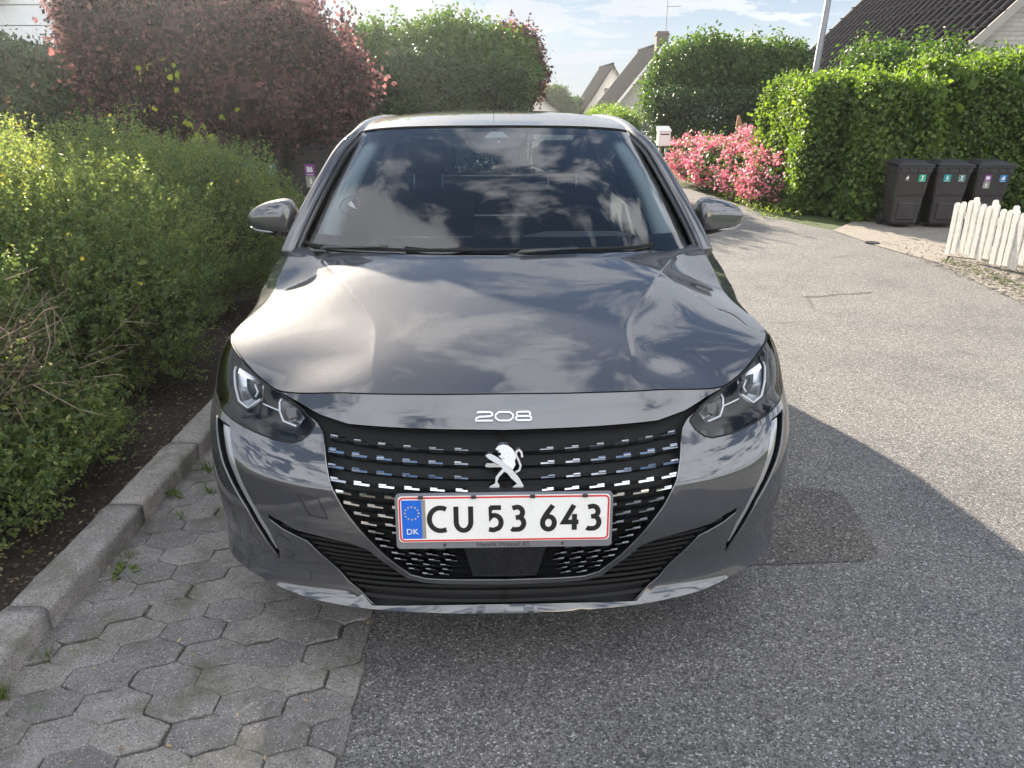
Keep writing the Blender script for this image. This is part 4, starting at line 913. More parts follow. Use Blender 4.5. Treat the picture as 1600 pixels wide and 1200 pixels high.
def core(name,base,blobs,mat,parent,f=.72,rg=rng):   # thick inner foliage so no light shines straight through
    P=[];Nn=[]
    for b in blobs:
        n=int(700*(b[3]*b[4]+b[4]*b[5]+b[3]*b[5])/3/.3)+60; d=unit(rg.normal(size=(n,3))); P.append(np.array(b[:3])+d*np.array(b[3:6])*f*(.8+.25*rg.random((n,1)))); Nn.append(d)
    P=np.concatenate(P); Nn=np.concatenate(Nn); k=P[:,2]>.12; return P[k],Nn[k]
def bushthing(kind,label,cat,base,blobs,ncl,per,sig,size,mat,group=None,asp=.55,verts=4,seed=1,inner=.12,trunkr=.04,nl=8,extra=None,csize=None,gap=0,shoots=0,tilt=.7,corem=True):
    rg=np.random.default_rng(seed); o=empty(kind,base,0,label,cat,group)
    P,Nn,c,d=blobpts(blobs,ncl,per,sig,rg,inner,gap=gap)
    if shoots:
        up=c[:,2]>np.percentile(c[:,2],55); ii=rg.choice(np.where(up)[0],min(shoots,up.sum()),replace=False); L_=rg.uniform(.10,.38,len(ii)); sd_=unit(d[ii]+np.array([0,0,1.1])+rg.normal(0,.25,(len(ii),3)))
        k=14; f=rg.random((len(ii),k)); Q=(c[ii][:,None]+sd_[:,None]*(f*L_[:,None])[:,:,None]+rg.normal(0,sig*.35,(len(ii),k,3))).reshape(-1,3); P=np.r_[P,Q]; Nn=np.r_[Nn,np.repeat(sd_,k,0)]
    V,F=leafgeo(P-np.array(base),Nn,size,asp,verts,rg,tilt)
    if corem:
        cp,cn=core('',base,blobs,None,None,rg=rg); V2,F2=leafgeo(cp-np.array(base),cn,csize or .16,.9,4,rg,.3)
        if verts==6:  F2=F2
        F=np.r_[F,F2+len(V)]; V=np.r_[V,V2]
    cr_=mk('crown' if kind.endswith('tree') else 'foliage',V,F,M[mat],o)
    trunk('trunk' if kind.endswith('tree') else 'stems',base,blobs,rg,trunkr,nl,parent=o)
    return o,c,d
def boxblobs(x0,y0,x1,y1,w,z0,z1,rr,step=None):  # hedge along a line from (x0,y0) to (x1,y1)
    Ln=math.hypot(x1-x0,y1-y0); st=step or rr*.9; n=max(2,int(Ln/st)+1); out=[]
    return out
def hedgething(kind,label,cat,line,width,zt_,dens_,size,mat,group=None,seed=1,per=9,sig=.05,lump=.08,zb=0.03,csize=.14,asp=.6,verts=4,topmat=None,shoots=0,top_var=.06,tilt=.7,inner=.05):
    rg=np.random.default_rng(seed); base=(line[0][0],line[0][1],0); o=empty(kind,base,0,label,cat,group)
    C=[];D=[]
    loops=[]
    for (xa,ya),(xb,yb) in zip(line,line[1:]):
        Ln=math.hypot(xb-xa,yb-ya); tx,ty=(xb-xa)/Ln,(yb-ya)/Ln; nx_,ny_=-ty,tx
        faces=[(Ln*zt_,0),(Ln*zt_,1),(Ln*width,2),(width*zt_,3),(width*zt_,4)]
        for A,fk in faces:
            n=int(A*dens_); u=rg.random(n); v=rg.random(n); dp=np.abs(rg.normal(0,inner,n))
            if fk<2:
                s=(1 if fk==0 else -1); l=u*Ln; w=s*(width/2-dp); z=v*zt_; nn=(nx_*s,ny_*s,.15)
            elif fk==2: l=u*Ln; w=(v-.5)*width; z=zt_-dp; nn=(0,0,1)
            else: s=(1 if fk==4 else -1); l=np.full(n,Ln if fk==4 else 0.)-s*dp; w=(v-.5)*width; z=u*zt_; nn=(tx*s,ty*s,.15)
            # rounded top edge and lumps
            ed=np.clip((z-(zt_-.22))/.22,0,1)**2*.12; w=np.sign(w)*np.maximum(np.abs(w)-ed*(np.abs(w)>width/2-.25),0)
            ee=np.clip((z-(zt_-.22))/.22,0,1)**2*.12; 
            lm=lump*(np.sin(l*2.3+z*1.7+seed)+np.sin(l*5.1-z*4.3+2*seed)*.6+np.sin(z*7.7+l*9.1)*.35)
            x=xa+tx*l+nx_*w+nn[0]*lm; y=ya+ty*l+ny_*w+nn[1]*lm; z=z+nn[2]*lm*(1 if fk==2 else .2)+ (top_var*np.sin(l*1.3+seed)*(z/zt_))
            C.append(np.c_[x,y,np.maximum(z,zb)]); D.append(np.tile(nn,(n,1)))
    C=np.concatenate(C); D=unit(np.concatenate(D)); P=np.repeat(C,per,0)+rg.normal(0,sig,(len(C)*per,3)); Nn=np.repeat(D,per,0)
    if shoots:
        up=np.where((C[:,2]>zt_*.93))[0]; ii=rg.choice(up,min(shoots,len(up)),replace=False); L_=rg.uniform(.05,.30,len(ii)); k=12; f=rg.random((len(ii),k)); sd_=unit(np.array([0,0,1.])+rg.normal(0,.3,(len(ii),3)))
        P=np.r_[P,(C[ii][:,None]+sd_[:,None]*(f*L_[:,None])[:,:,None]+rg.normal(0,sig*.4,(len(ii),k,3))).reshape(-1,3)]; Nn=np.r_[Nn,np.repeat(sd_,k,0)]
    k=P[:,2]>.01; P=P[k]; Nn=Nn[k]; V,F=leafgeo(P-np.array(base),Nn,size,asp,verts,rg,tilt)
    # inner mass of larger leaves
    ci=rg.choice(len(C),int(len(C)*.7)); Q=C[ci]-D[ci]*(.13+.1*rg.random((len(ci),1))); V2,F2=leafgeo(Q-np.array(base),D[ci],csize,.95,4,rg,.35); F=np.r_[F,F2+len(V)]; V=np.r_[V,V2]
    mk('foliage',V,F,M[mat],o)
    m=MB()
    for (xa,ya),(xb,yb) in zip(line,line[1:]):
        n=max(2,int(math.hypot(xb-xa,yb-ya)/.35))
        for i in range(n):
            f=(i+.5)/n; x=xa+(xb-xa)*f-base[0]; y=ya+(yb-ya)*f-base[1]; m.tube([(x,y,0),(x+rg.normal(0,.05),y+rg.normal(0,.05),zt_*.4),(x+rg.normal(0,.12),y+rg.normal(0,.12),zt_*.85)],[.022,.016,.005],5)
    m.make('stems',M['bark'],o,True)
    return o,C,D
# ---------------- shrubs along the kerb (small leaved, yellow flowers)
def flower(m,c,n,r,k=5,rg=None):
    n=Vector(n).normalized(); a=n.orthogonal().normalized(); b=n.cross(a); c=Vector(c)
    for i in range(k):
        t=2*PI*i/k; d=a*math.cos(t)+b*math.sin(t); e=n.cross(d); m.add([c,c+d*r*.6+e*r*.42+n*r*.2,c+d*r+n*r*.25,c+d*r*.6-e*r*.42+n*r*.2],[(0,1,2,3)])
def potshrub(label,base,blobs,nsh,seed,dead=0,nfl=25,lsz=.0175,zs=.90):
    rg=np.random.default_rng(seed); o=empty('flowering_shrub',base,0,label,'shrub','small-leaved shrubs along the kerb'); b=np.array(base); blobs=[(q[0],q[1],q[2]*zs,q[3]*.97,q[4]*.93,q[5]*zs) for q in blobs]
    P,Nn,c,d=blobpts(blobs,int(nsh*1.05),1,.012,rg,.15,zmin=.10)
    if dead:   # thin, twiggy patch on the side facing the road
        dc=np.array(dead[:3]); q=np.linalg.norm((c-dc)/np.array(dead[3:6]),axis=1); k=(q>1)|(rg.random(len(c))<.22); c=c[k]; d=d[k]
    n=len(c); k=24; sdv=unit(d+np.array([0,0,.55])+rg.normal(0,.30,(n,3))); L_=rg.uniform(.07,.20,n)*(1+1.1*(rg.random(n)<.12)); f=rg.random((n,k))**.8
    Q=c[:,None]+sdv[:,None]*((f-.45)*L_[:,None])[:,:,None]; off=unit(rg.normal(size=(n*k,3))).reshape(n,k,3)*.009; Q=(Q+off).reshape(-1,3); NN_=unit((off.reshape(-1,3)*60+np.repeat(sdv,k,0)*.8))
    V,F=leafgeo(Q-b,NN_,lsz,.50,4,rg,.55); cp,cn=core('',base,blobs,None,None,.74,rg); V2,F2=leafgeo(cp-b,cn,.05,.7,4,rg,.5)
    n2=len(cp)*7; rep=np.repeat(cp,7,0)+rg.normal(0,.05,(n2,3)); V2,F2=leafgeo(rep-b,np.repeat(cn,7,0),.030,.6,4,rg,.6)
    mk('foliage',np.r_[V,V2],np.r_[F,F2+len(V)],M['lf_pot'],o)
    # stems: each shoot's stem as a thin three-sided tube
    m=MB(); ii=rg.choice(n,min(n,420),replace=False)
    for i in ii:
        p=c[i]-b; q=p-sdv[i]*rg.uniform(.12,.4)-np.array([0,0,.05]); q2=q*np.array([.6,.6,.55])+rg.normal(0,.03,3); q2[2]=max(q2[2],.02); m.tube([q2,q,p,p+sdv[i]*L_[i]*.4],[.004,.003,.0018,.001],3,False)
    for j in range(26): 
        a=rg.random()*2*PI; m.tube([(rg.normal(0,.12),rg.normal(0,.12),0),(math.cos(a)*.25,math.sin(a)*.25,.35),(math.cos(a)*.5+rg.normal(0,.1),math.sin(a)*.5+rg.normal(0,.1),.75)],[.010,.007,.003],5)
    m.make('stems',M['bark'],o,True)
    if dead:
        m=MB(); dc=np.array(dead[:3])-b
        for j in range(520):
            s=dc+rg.normal(0,.5,3)*np.array(dead[3:6])-np.array([.12,0,0]); dr=unit(np.array([[rg.normal(.35,.5),rg.normal(-.2,.6),rg.normal(.25,.6)]]))[0]; ln=rg.uniform(.08,.32); mid=s+dr*ln*.5+rg.normal(0,.02,3); e=s+dr*ln+rg.normal(0,.03,3); m.tube([s,mid,e],[.0026,.0018,.0008],3,False)
            if j%3==0: m.tube([mid,mid+rg.normal(0,.04,3)],[.0014,.0007],3,False)
        m.make('dead_twigs',M['twig'],o,True)
        dp=dc+rg.normal(0,.5,(700,3))*np.array(dead[3:6]); leaves('dry_leaves',dp+b,unit(rg.normal(size=(700,3))),.012,M['straw'],o,base,rg=rg)
    top=np.where((c[:,2]>np.percentile(c[:,2],35)))[0]
    for i in rg.choice(top,int(nfl*1.4),replace=False):
        m=MB(); flower(m,c[i]-b+sdv[i]*L_[i]*.5,sdv[i]+rg.normal(0,.3,3),rg.uniform(.012,.017),5); m.make('flower',M['petal'],o)
    return o
potshrub('nearest flowering shrub at the kerb, with a bare twiggy brown patch on its side',(-2.45,2.75,0),[(-2.55,2.85,.55,.72,.72,.50),(-2.25,2.55,.42,.45,.50,.42),(-2.75,3.0,.62,.7,.7,.48),(-2.45,3.1,.50,.50,.38,.44),(-2.20,2.30,.34,.45,.42,.36),(-2.02,2.75,.36,.36,.45,.36),(-1.93,2.35,.24,.34,.40,.26),(-1.90,2.85,.24,.32,.45,.26),(-2.10,1.98,.28,.42,.36,.30)],5200,11,dead=(-1.98,2.72,.48,.30,.40,.28),nfl=16)
potshrub('second flowering shrub along the kerb, bushy and green beside the car headlight',(-2.45,4.0,0),[(-2.45,4.0,.62,.78,.52,.58),(-2.9,3.9,.85,.65,.6,.50),(-2.12,4.1,.72,.55,.42,.52),(-2.75,4.35,.82,.6,.45,.54),(-2.00,3.85,.50,.46,.34,.46)],5200,12,nfl=22,zs=.95)
potshrub('third flowering shrub along the kerb, its tip beside the left door mirror',(-2.45,5.3,0),[(-2.4,5.4,.65,.75,.55,.62),(-2.05,5.3,.70,.55,.42,.55),(-2.8,5.5,.78,.7,.5,.60),(-1.95,5.75,.55,.50,.40,.50)],4200,13,nfl=16,zs=1.0)
potshrub('farther flowering shrub left of the row, with the tallest yellow-green tips',(-3.7,4.6,0),[(-3.6,4.5,.75,.8,.8,.62),(-4.1,4.9,.8,.8,.7,.62),(-3.4,5.2,.78,.6,.6,.60)],4200,14,nfl=18,zs=.97)
potshrub('flowering shrub at the left edge behind the nearest shrub',(-3.55,3.3,0),[(-3.5,3.3,.62,.65,.7,.55),(-3.2,3.5,.68,.5,.5,.48)],2600,15,nfl=12)
# lime-leaved sprig shrub behind the kerb shrubs
o,c,d=bushthing('sapling','thin sapling with yellow-green leaves beside the purple tree trunk','sapling',(-2.75,6.9,0),[(-2.8,6.9,1.35,.35,.25,.42),(-2.6,6.8,1.0,.20,.2,.2)],26,3,.04,.055,'lf_lime',asp=.85,verts=6,seed=4,trunkr=.012,nl=3,corem=False,inner=.3)
# ---------------- purple tree
pb=[(-3.1,8.3,1.80,1.30,1.0,.62),(-2.25,8.2,1.72,.85,.7,.60),(-3.75,8.4,2.15,.58,.8,.60),(-3.0,8.2,1.50,1.2,.8,.50),(-3.6,8.4,2.12,.78,.7,.48),(-2.75,8.5,2.08,.8,.7,.46),(-2.0,8.3,1.45,.55,.6,.50),(-2.25,7.42,1.36,.75,.30,.26)]
bushthing('purple_leaf_tree','wide purple-leaved tree above the green shrubs on the left','tree',(-3.1,8.3,0),pb,2900,30,.085,.046,'lf_purple',asp=.75,seed=21,trunkr=.06,nl=7,csize=.20,verts=4,shoots=300,gap=.45,inner=.18)
# ---------------- dark hedge on the left and green mass behind the car
hedgething('dark_hedge','dark green hedge at the left edge below the white clad house','hedge',[(-8.2,9.6),(-4.0,9.6)],1.1,1.95,150,.055,'lf_dark',seed=31,per=12,sig=.07)
hedgething('clipped_hedge','clipped dark hedge behind the roof of the car','hedge',[(-3.3,13.6),(.15,14.2)],1.2,1.95,130,.055,'lf_dark',seed=32,per=12,sig=.08)
bushthing('broadleaf_tree','loose green tree with feathery top shoots rising over the clipped hedge','tree',(-1.6,15.2,0),[(-2.4,15.0,1.95,1.0,.8,.65),(-1.2,15.2,2.10,1.1,.8,.65),(-.3,15.0,1.85,.80,.8,.60),(-1.0,15.0,1.6,1.4,.8,.6),(-3.0,15.2,1.75,.7,.7,.6)],2400,13,.085,.070,'lf_mid',asp=.6,seed=33,trunkr=.06,csize=.2,shoots=380,gap=.15)
bushthing('copper_tree','small dark purple tree at the right end of the clipped hedge','tree',(.25,15.8,-.0),[(.05,15.8,2.15,.48,.5,.52),(.32,15.8,1.85,.34,.4,.40),(.22,15.7,1.5,.30,.4,.35)],620,11,.075,.075,'lf_purple',asp=.65,seed=34,trunkr=.035,csize=.16,shoots=60,gap=.2)
# ---------------- right side: roses, back hedge, trees
hedgething('tall_hedge','tall dark clipped hedge behind the pink roses','hedge',[(3.05,17.2),(6.3,15.9)],1.3,1.50,120,.06,'lf_dark',seed=41,per=12,sig=.08)
hedgething('low_hedge','low clipped hedge with sunlit yellow-green side beyond the letterbox','hedge',[(2.85,20.5),(2.75,26.0)],.8,.98,110,.06,'lf_green',seed=42,per=11,sig=.07)
bushthing('fruit_tree','bright green tree with upright shoots beside the chimney house','tree',(3.9,18.2,-.1),[(3.75,18.2,1.75,.75,.8,.70),(4.4,18.3,1.95,.8,.8,.70),(3.35,18.0,1.45,.5,.6,.55)],1500,13,.08,.08,'lf_mid',asp=.6,seed=43,trunkr=.06,csize=.2,shoots=150,gap=.15)
bushthing('dark_green_tree','rounded darker green tree right of the fruit tree and left of the lamp post','tree',(5.5,17.8,-.1),[(5.1,17.8,1.85,.7,.8,.68),(5.75,17.8,1.90,.65,.8,.62),(5.4,17.6,1.45,1.0,.8,.6)],1500,13,.08,.075,'lf_mid',asp=.6,seed=44,trunkr=.06,csize=.2,shoots=60)
rb=[(3.25,13.9,.35,.55,.6,.48),(3.45,13.0,.40,.6,.6,.44),(3.70,12.1,.36,.6,.6,.44),(4.0,13.2,.45,.7,.7,.46),(3.72,11.3,.28,.50,.5,.36),(4.3,12.2,.40,.6,.6,.46)]
o,c,d=bushthing('rose_bush','sprawling bush covered in pink roses at the bend of the road','rose bush',(3.8,12.6,0),rb,1500,8,.05,.038,'lf_mid',asp=.6,seed=45,trunkr=.012,nl=14,csize=.08,shoots=60)
rg=np.random.default_rng(46); cc_=c[rg.random(len(c))<.85]; n=len(cc_); P=np.repeat(cc_,16,0)+rg.normal(0,.038,(n*16,3))+np.array([0,0,.02]); Nn=unit(rg.normal(size=(n*16,3))+np.array([0,-.3,.6]))
leaves('blossoms',P,Nn,.040,M['rose'],o,(3.8,12.6,0),asp=.95,rg=rg,tilt=.6)
# ---------------- big bright hedge on the right
hg,hc,hd=hedgething('climbing_hedge','large bright green hedge with big leaves left of the right-hand bins','hedge',[(4.36,12.3),(4.36,10.38),(5.2,10.30)],1.15,1.56,400,.052,'lf_green',seed=51,per=10,sig=.06,verts=6,asp=.72,csize=.15,shoots=160,lump=.07,tilt=.55)
hedgething('climbing_hedge','shaded green hedge behind the three right-hand bins','hedge',[(5.3,10.85),(9.5,10.6)],1.2,1.78,280,.052,'lf_green',seed=52,per=10,sig=.065,verts=6,asp=.72,csize=.15,shoots=220,lump=.08,tilt=.55)
bushthing('garden_shrub','reddish green shrub top in front of the dark tiled roof','shrub',(6.3,13.0,0),[(5.7,12.9,1.60,.7,.7,.62),(6.6,13.0,1.65,.75,.7,.62),(7.4,12.8,1.45,.6,.6,.6)],1000,12,.075,.065,'lf_mid',asp=.6,seed=53,csize=.18,shoots=60)
o,c,d=bushthing('climber_shoot','leafy upright climber shoot against the pale brick gable','climbing plant',(7.2,11.3,0),[(7.15,11.3,2.05,.20,.2,.28),(7.0,11.2,1.85,.45,.25,.22)],110,9,.05,.07,'lf_green',asp=.6,seed=54,corem=False,trunkr=.012,nl=3,verts=6)
# ================================================================= BUILT THINGS
def house(label,x0,x1,y0,y1,ze,zr,wallm,base_z,group=None,cat='house',over=.35,win=(),verge='whitewall',kind='house',tilelines=0,half=False):
    cx_=(x0+x1)/2; o=empty(kind,(cx_,y0,base_z),0,label,cat,group); X0,X1=x0-cx_,x1-cx_; D_=y1-y0; e=ze-base_z; r=zr-base_z
    m=MB(); m.add([(X0,0,0),(X1,0,0),(X1,0,e),(0,0,r),(X0,0,e),(X0,D_,0),(X1,D_,0),(X1,D_,e),(0,D_,r),(X0,D_,e)],[(0,1,2,3,4),(9,8,7,6,5),(0,4,9,5),(1,6,7,2)]); w=m.make('wall',M[wallm],o)
    sl=(r-e)/(X1); t=.10
    for s in (-1,1):
        xe=s*(X1+over); zeo=e-over*sl; m=MB(); 
        m.add([(xe,-over,zeo),(0,-over,r+.02),(0,D_+over,r+.02),(xe,D_+over,zeo),(xe,-over,zeo+t),(0,-over,r+.02+t),(0,D_+over,r+.02+t),(xe,D_+over,zeo+t)],[(0,1,2,3),(7,6,5,4),(0,4,5,1),(1,5,6,2),(2,6,7,3),(3,7,4,0)])
        if tilelines:
            Ls=math.hypot(X1+over,r-zeo); nrow=int(Ls/.34); ncol=int((D_+2*over)/tilelines)
            for k in range(ncol):   # rounded tile columns running down the slope
                yy=-over+(k+.5)*tilelines; ux,uz=xe/Ls,-(r-zeo)/Ls; nx_,nz_=-uz*(1 if s>0 else -1),ux*(1 if s>0 else -1)
                pts=[]
                for j in range(0,nrow+1): pts.append((ux*Ls*j/nrow+nx_*(.012)*0,yy,r+.02+t+uz*Ls*j/nrow+.006))
                m.tube([pts[0],pts[-1]],[(tilelines*.30,.035)]*2,6)
            for j in range(1,nrow):
                f=j/nrow; m.box(-.02,.02,0,D_+2*over,0,.02,T=lambda a,b,c: (ux*Ls*f+a,b-over,r+.02+t+uz*Ls*f+c+.022))
        rf=m.make('roof',M['tile'],o)
        for yy in (-over-.03,D_+over): m=MB(); m.add([(xe,yy,zeo-.08),(0,yy,r-.06),(0,yy,r+.03+t),(xe,yy,zeo+t+.01),(xe,yy+.03,zeo-.08),(0,yy+.03,r-.06),(0,yy+.03,r+.03+t),(xe,yy+.03,zeo+t+.01)],[(0,1,2,3),(7,6,5,4),(0,4,5,1),(1,5,6,2),(2,6,7,3),(3,7,4,0)]); m.make('verge_board',M[verge],rf)
        MB().tube([(xe+s*.05,-over,zeo+.02),(xe+s*.05,D_+over,zeo+.02)],.06,8).make('gutter',M['galv'],rf)
    MB().tube([(0,-over,r+t+.02),(0,D_+over,r+t+.02)],.09,8).make('ridge_cap',M['tile'],o,True)
    for (wx,wz,ww,wh) in win:
        f=MB(); f.box(wx-ww/2-.06,wx+ww/2+.06,-.04,.0,wz-wh/2-.06,wz-wh/2); f.box(wx-ww/2-.06,wx+ww/2+.06,-.04,.0,wz+wh/2,wz+wh/2+.06); f.box(wx-ww/2-.06,wx-ww/2,-.04,.0,wz-wh/2,wz+wh/2); f.box(wx+ww/2,wx+ww/2+.06,-.04,.0,wz-wh/2,wz+wh/2); f.box(wx-.025,wx+.025,-.035,0,wz-wh/2,wz+wh/2)
        fr=f.make('window',M['whitewall'],o); MB().box(wx-ww/2,wx+ww/2,-.02,-.003,wz-wh/2,wz+wh/2).make('pane',M['win'],fr)
    return o
# near right house: dark tiled roof, pale brick gable facing the road
house('big house at the top right with dark tiled roof and pale brick gable',7.15,14.1,13.9,21.3,1.90,5.35,'brickwhite',0,over=.30,tilelines=.30,verge='plaster',win=((1.2,3.4,1.0,1.0),(-1.3,1.4,1.1,1.2)))
# far houses
hA=house('farthest house, with a white gable peak, between the round trees and the chimney house',4.55,9.0,56,64,-.25,3.15,'whitewall',-2.05,over=.25,win=((-.15,3.5,.7,.6),),verge='gloss')
MB().box(-2.45,1.2,-.32,-.27,1.75,1.95).make('gable_band',M['gloss'],hA); MB().box(-2.2,2.2,-.10,-.02,0,1.75).make('lower_wall',M['plaster'],hA)
hB=house('grey rendered house with dark roof and brick chimney beyond the low hedge',5.55,10.6,44.5,53,.75,3.85,'plaster',-1.45,over=.35,win=((-.4,1.4,1.0,.9),))
ch=MB(); ch.box(-.32,.32,.6,1.2,4.9,6.0); ch.box(-.38,.38,.54,1.26,5.8,5.88); ch.make('chimney',M['brickdark'],hB)
an=empty('television_aerial',(8.25,45.3,4.5),0,'thin television aerial on a mast standing over the chimney','aerial'); MB().tube([(0,0,0),(0,0,2.1)],[.03,.02],6).make('mast',M['galv'],an)
m=MB(); m.tube([(-.45,0,1.95),(.75,0,2.02)],.018,6)
for i in range(7): x=-.42+i*.17; m.tube([(x,-.25,1.96+.01*i),(x,.25,1.96+.01*i)],.010,4); 
m.tube([(-.42,0,1.75),(-.50,0,2.25)],.012,4); m.make('upper_array',M['galv'],an)
m=MB(); m.tube([(0,0,1.25),(.75,0,1.28)],.018,6); 
for i in range(4): m.tube([(.2+i*.17,-.2,1.27),(.2+i*.17,.2,1.27)],.010,4)
m.make('lower_array',M['galv'],an)
house('low pale house gable just right of the clipped hedge behind the car',-1.6,4.2,52,60,-.4,1.55,'whitewall',-1.9,over=.3,verge='gloss')
bushthing('round_tree','distant round dark green tree between the pale gable and the far houses','tree',(3.1,58,-2.2),[(2.9,58,.8,1.25,1.1,1.15),(3.6,58,.3,1.0,1,.9),(2.5,58,.1,1.0,1,.8)],800,14,.13,.16,'lf_mid',asp=.7,seed=61,csize=.4,trunkr=.12)
bushthing('round_tree','smaller distant tree touching the right side of the round one','tree',(4.75,60,-2.2),[(4.75,60,.35,.62,.7,.8),(4.5,60,-.3,.7,.7,.7)],320,14,.12,.16,'lf_mid',asp=.7,seed=62,csize=.4,trunkr=.10)
# left house: brick with white cladding
lh=empty('clad_house',(-8.5,13.6,0),0,'red brick house with white clad upper front at the top left corner','house')
MB().box(-5.0,1.35,0,7,0,2.18).make('lower_wall',M['brickred'],lh); MB().box(1.18,3.75,.0,7,2.185,3.72).make('side_wall',M['brickred'],lh); MB().box(1.35,3.75,.0,7,0,2.18).make('lower_wall',M['brickred'],lh)
m=MB(); 
for i in range(5): z0=2.22+i*.30; m.box(-5.0,1.12,-.03,3,z0,z0+.285)
m.make('cladding',M['panel'],lh); MB().box(-5.2,1.2,-.09,-.03,2.12,2.21).make('drip_ledge',M['panel'],lh); 
rf=MB(); rf.add([(-5.3,-.4,3.72),(4.0,-.4,3.72),(4.0,3.5,4.9),(-5.3,3.5,4.9),(4.0,7.4,3.72),(-5.3,7.4,3.72)],[(0,1,2,3),(3,2,4,5),(1,4,2),(0,3,5),(0,5,4,1)]); rf.make('roof',M['tile'],lh)
m=MB(); m.tube([(-.9,-1.1,3.25),(-.45,-.9,3.05),(-.05,-.6,2.96),(.35,-.3,2.98)],[.10,.09,.08,.06],10); m.make('awning_arm',M['panel'],lh,True)
m=MB(); m.bbox(.20,.55,-.55,-.05,2.90,3.10,.02); m.make('awning_bracket',M['panel'],lh)
# ---------------- lamp post
lp_=empty('lamp_post',(5.62,15.6,0),R(0),'grey steel street lamp post rising out of the hedge on the right','lamp post'); MB().tube([(0,0,0),(.04,0,1.0),(.30,0,6.0)],[.072,.062,.045],14).make('post',M['galv'],lp_,True)
MB().tube([(.30,0,5.95),(.42,-.1,6.1),(.75,-.5,6.2)],[.035,.03,.03],8).make('arm',M['galv'],lp_,True); MB().bbox(.55,.95,-.95,-.40,6.12,6.24,.04).make('lamp_head',M['galv'],lp_)
# ---------------- letterbox and stump
lb=empty('letterbox',(2.80,14.9,0),R(10),'small white letterbox on a post left of the pink roses','letterbox'); m=MB(); m.bbox(-.115,.115,-.07,.07,.58,.86,.015); m.add([(-.12,-.08,.855),(.12,-.08,.855),(.12,.08,.93),(-.12,.08,.93),(-.12,-.08,.84),(.12,-.08,.84),(.12,.08,.84),(-.12,.08,.84)],[(0,1,2,3),(4,5,1,0),(5,6,2,1),(6,7,3,2),(7,4,0,3),(7,6,5,4)]); m.make('box',M['whitewall'],lb)
MB().box(-.085,.085,-.075,-.068,.78,.80).make('slot',M['gloss'],lb); MB().tube([(-.06,.0,0),(-.06,0,.6)],.022,8).make('post',M['galv'],lb,True); MB().tube([(.06,.0,0),(.06,0,.6)],.022,8).make('post',M['galv'],lb,True)
st=MB().tube([(0,0,0),(.01,0,.6),(-.03,.01,.95),(-.06,.0,1.12)],[.07,.065,.06,.02],9); st.tube([(.02,0,.7),(.07,0,.92),(.08,0,1.0)],[.05,.04,.012],7); o=st.make('wooden_stump',M['woodstump'],None,True,(4.15,14.7,0)); tagp(o,'reddish weathered wooden stump sticking up behind the roses','stump')
# ---------------- wheelie bins
def make_bin():
    o=empty('wheelie_bin',(0,0,0),0,'x','bin'); m=MB()
    def ring(z,w,d0,d1,r=.05): 
        return [(x,y,z) for x,y in [(q[0],q[1]+(d0+d1)/2) for q in rrect(w,(d1-d0),r,3)]]
    L_=[ring(.06,.40,-.20,.20),ring(.10,.43,-.23,.22),ring(.5,.475,-.275,.26),ring(.55,.49,-.29,.265),ring(.88,.53,-.345,.29),ring(.885,.555,-.36,.30),ring(.97,.565,-.365,.31)]
    n=len(L_[0]); V=sum(L_,[]); F=[(l*n+i,l*n+(i+1)%n,(l+1)*n+(i+1)%n,(l+1)*n+i) for l in range(len(L_)-1) for i in range(n)]+[tuple(range(n))[::-1],tuple((len(L_)-1)*n+i for i in range(n))]
    b=mk('body',V,F,M['bin'],o); 
    m=MB(); 
    for x in (-.20,-.075,.075,.20): m.prism([(x-.035,.972),(x+.035,.972),(x+.022,.90),(x-.022,.90)],lambda a,c,d: (a,-.375+d,c),.02)
    m.bbox(-.285,.285,-.385,-.355,.955,.985,.006); m.make('comb_rim',M['binlid'],b)
    m=MB(); m.bbox(-.285,.285,-.39,.34,.985,1.015,.012); m.add([(-.25,-.33,1.014),(.25,-.33,1.014),(.25,.28,1.014),(-.25,.28,1.014),(-.18,-.22,1.05),(.18,-.22,1.05),(.18,.2,1.06),(-.18,.2,1.06)],[(0,1,5,4),(1,2,6,5),(2,3,7,6),(3,0,4,7),(4,5,6,7)]); m.tube([(-.24,.36,1.0),(.24,.36,1.0)],.016,8); m.make('lid',M['binlid'],o)
    for s in (-1,1):
        w=MB().cyl((s*.25,.22,.10),.10,.05,24,'X').make('wheel',M['tyre'],o); MB().cyl((s*.278,.22,.10),.045,.012,16,'X').make('hub',M['binlid'],w)
    MB().box(-.065,.065,-.226,-.214,.118,.130,lambda x,y,z:(x,y-.004,z)).make('reflector',M['whitewall'],o)
    m=MB(); m.bbox(-.15,.15,-.262,-.20,.14,.42,.02,lambda x,y,z:(x,y-(z-.14)*.12,z)); m.make('front_panel',M['bin'],o)
    return o
MATC={}
def colm(n,c):
    if n not in MATC: MATC[n]=pm('sticker '+n,c,.4)
    return MATC[n]
ICON={'bag':[(-.3,-.42),(.34,-.42),(.30,.05),(.16,.42),(.02,.42),(-.10,.1),(-.3,0)],'bottle':[(-.16,-.42),(.16,-.42),(.16,.10),(.07,.22),(.07,.42),(-.07,.42),(-.07,.22),(-.16,.10)],'cup':[(-.26,.42),(.26,.42),(.10,.05),(.10,-.2),(.26,-.42),(-.26,-.42),(-.10,-.2),(-.10,.05)],'box':[(-.36,-.36),(.36,-.36),(.36,.12),(.2,.36),(.05,.14),(-.1,.36),(-.36,.30)]}
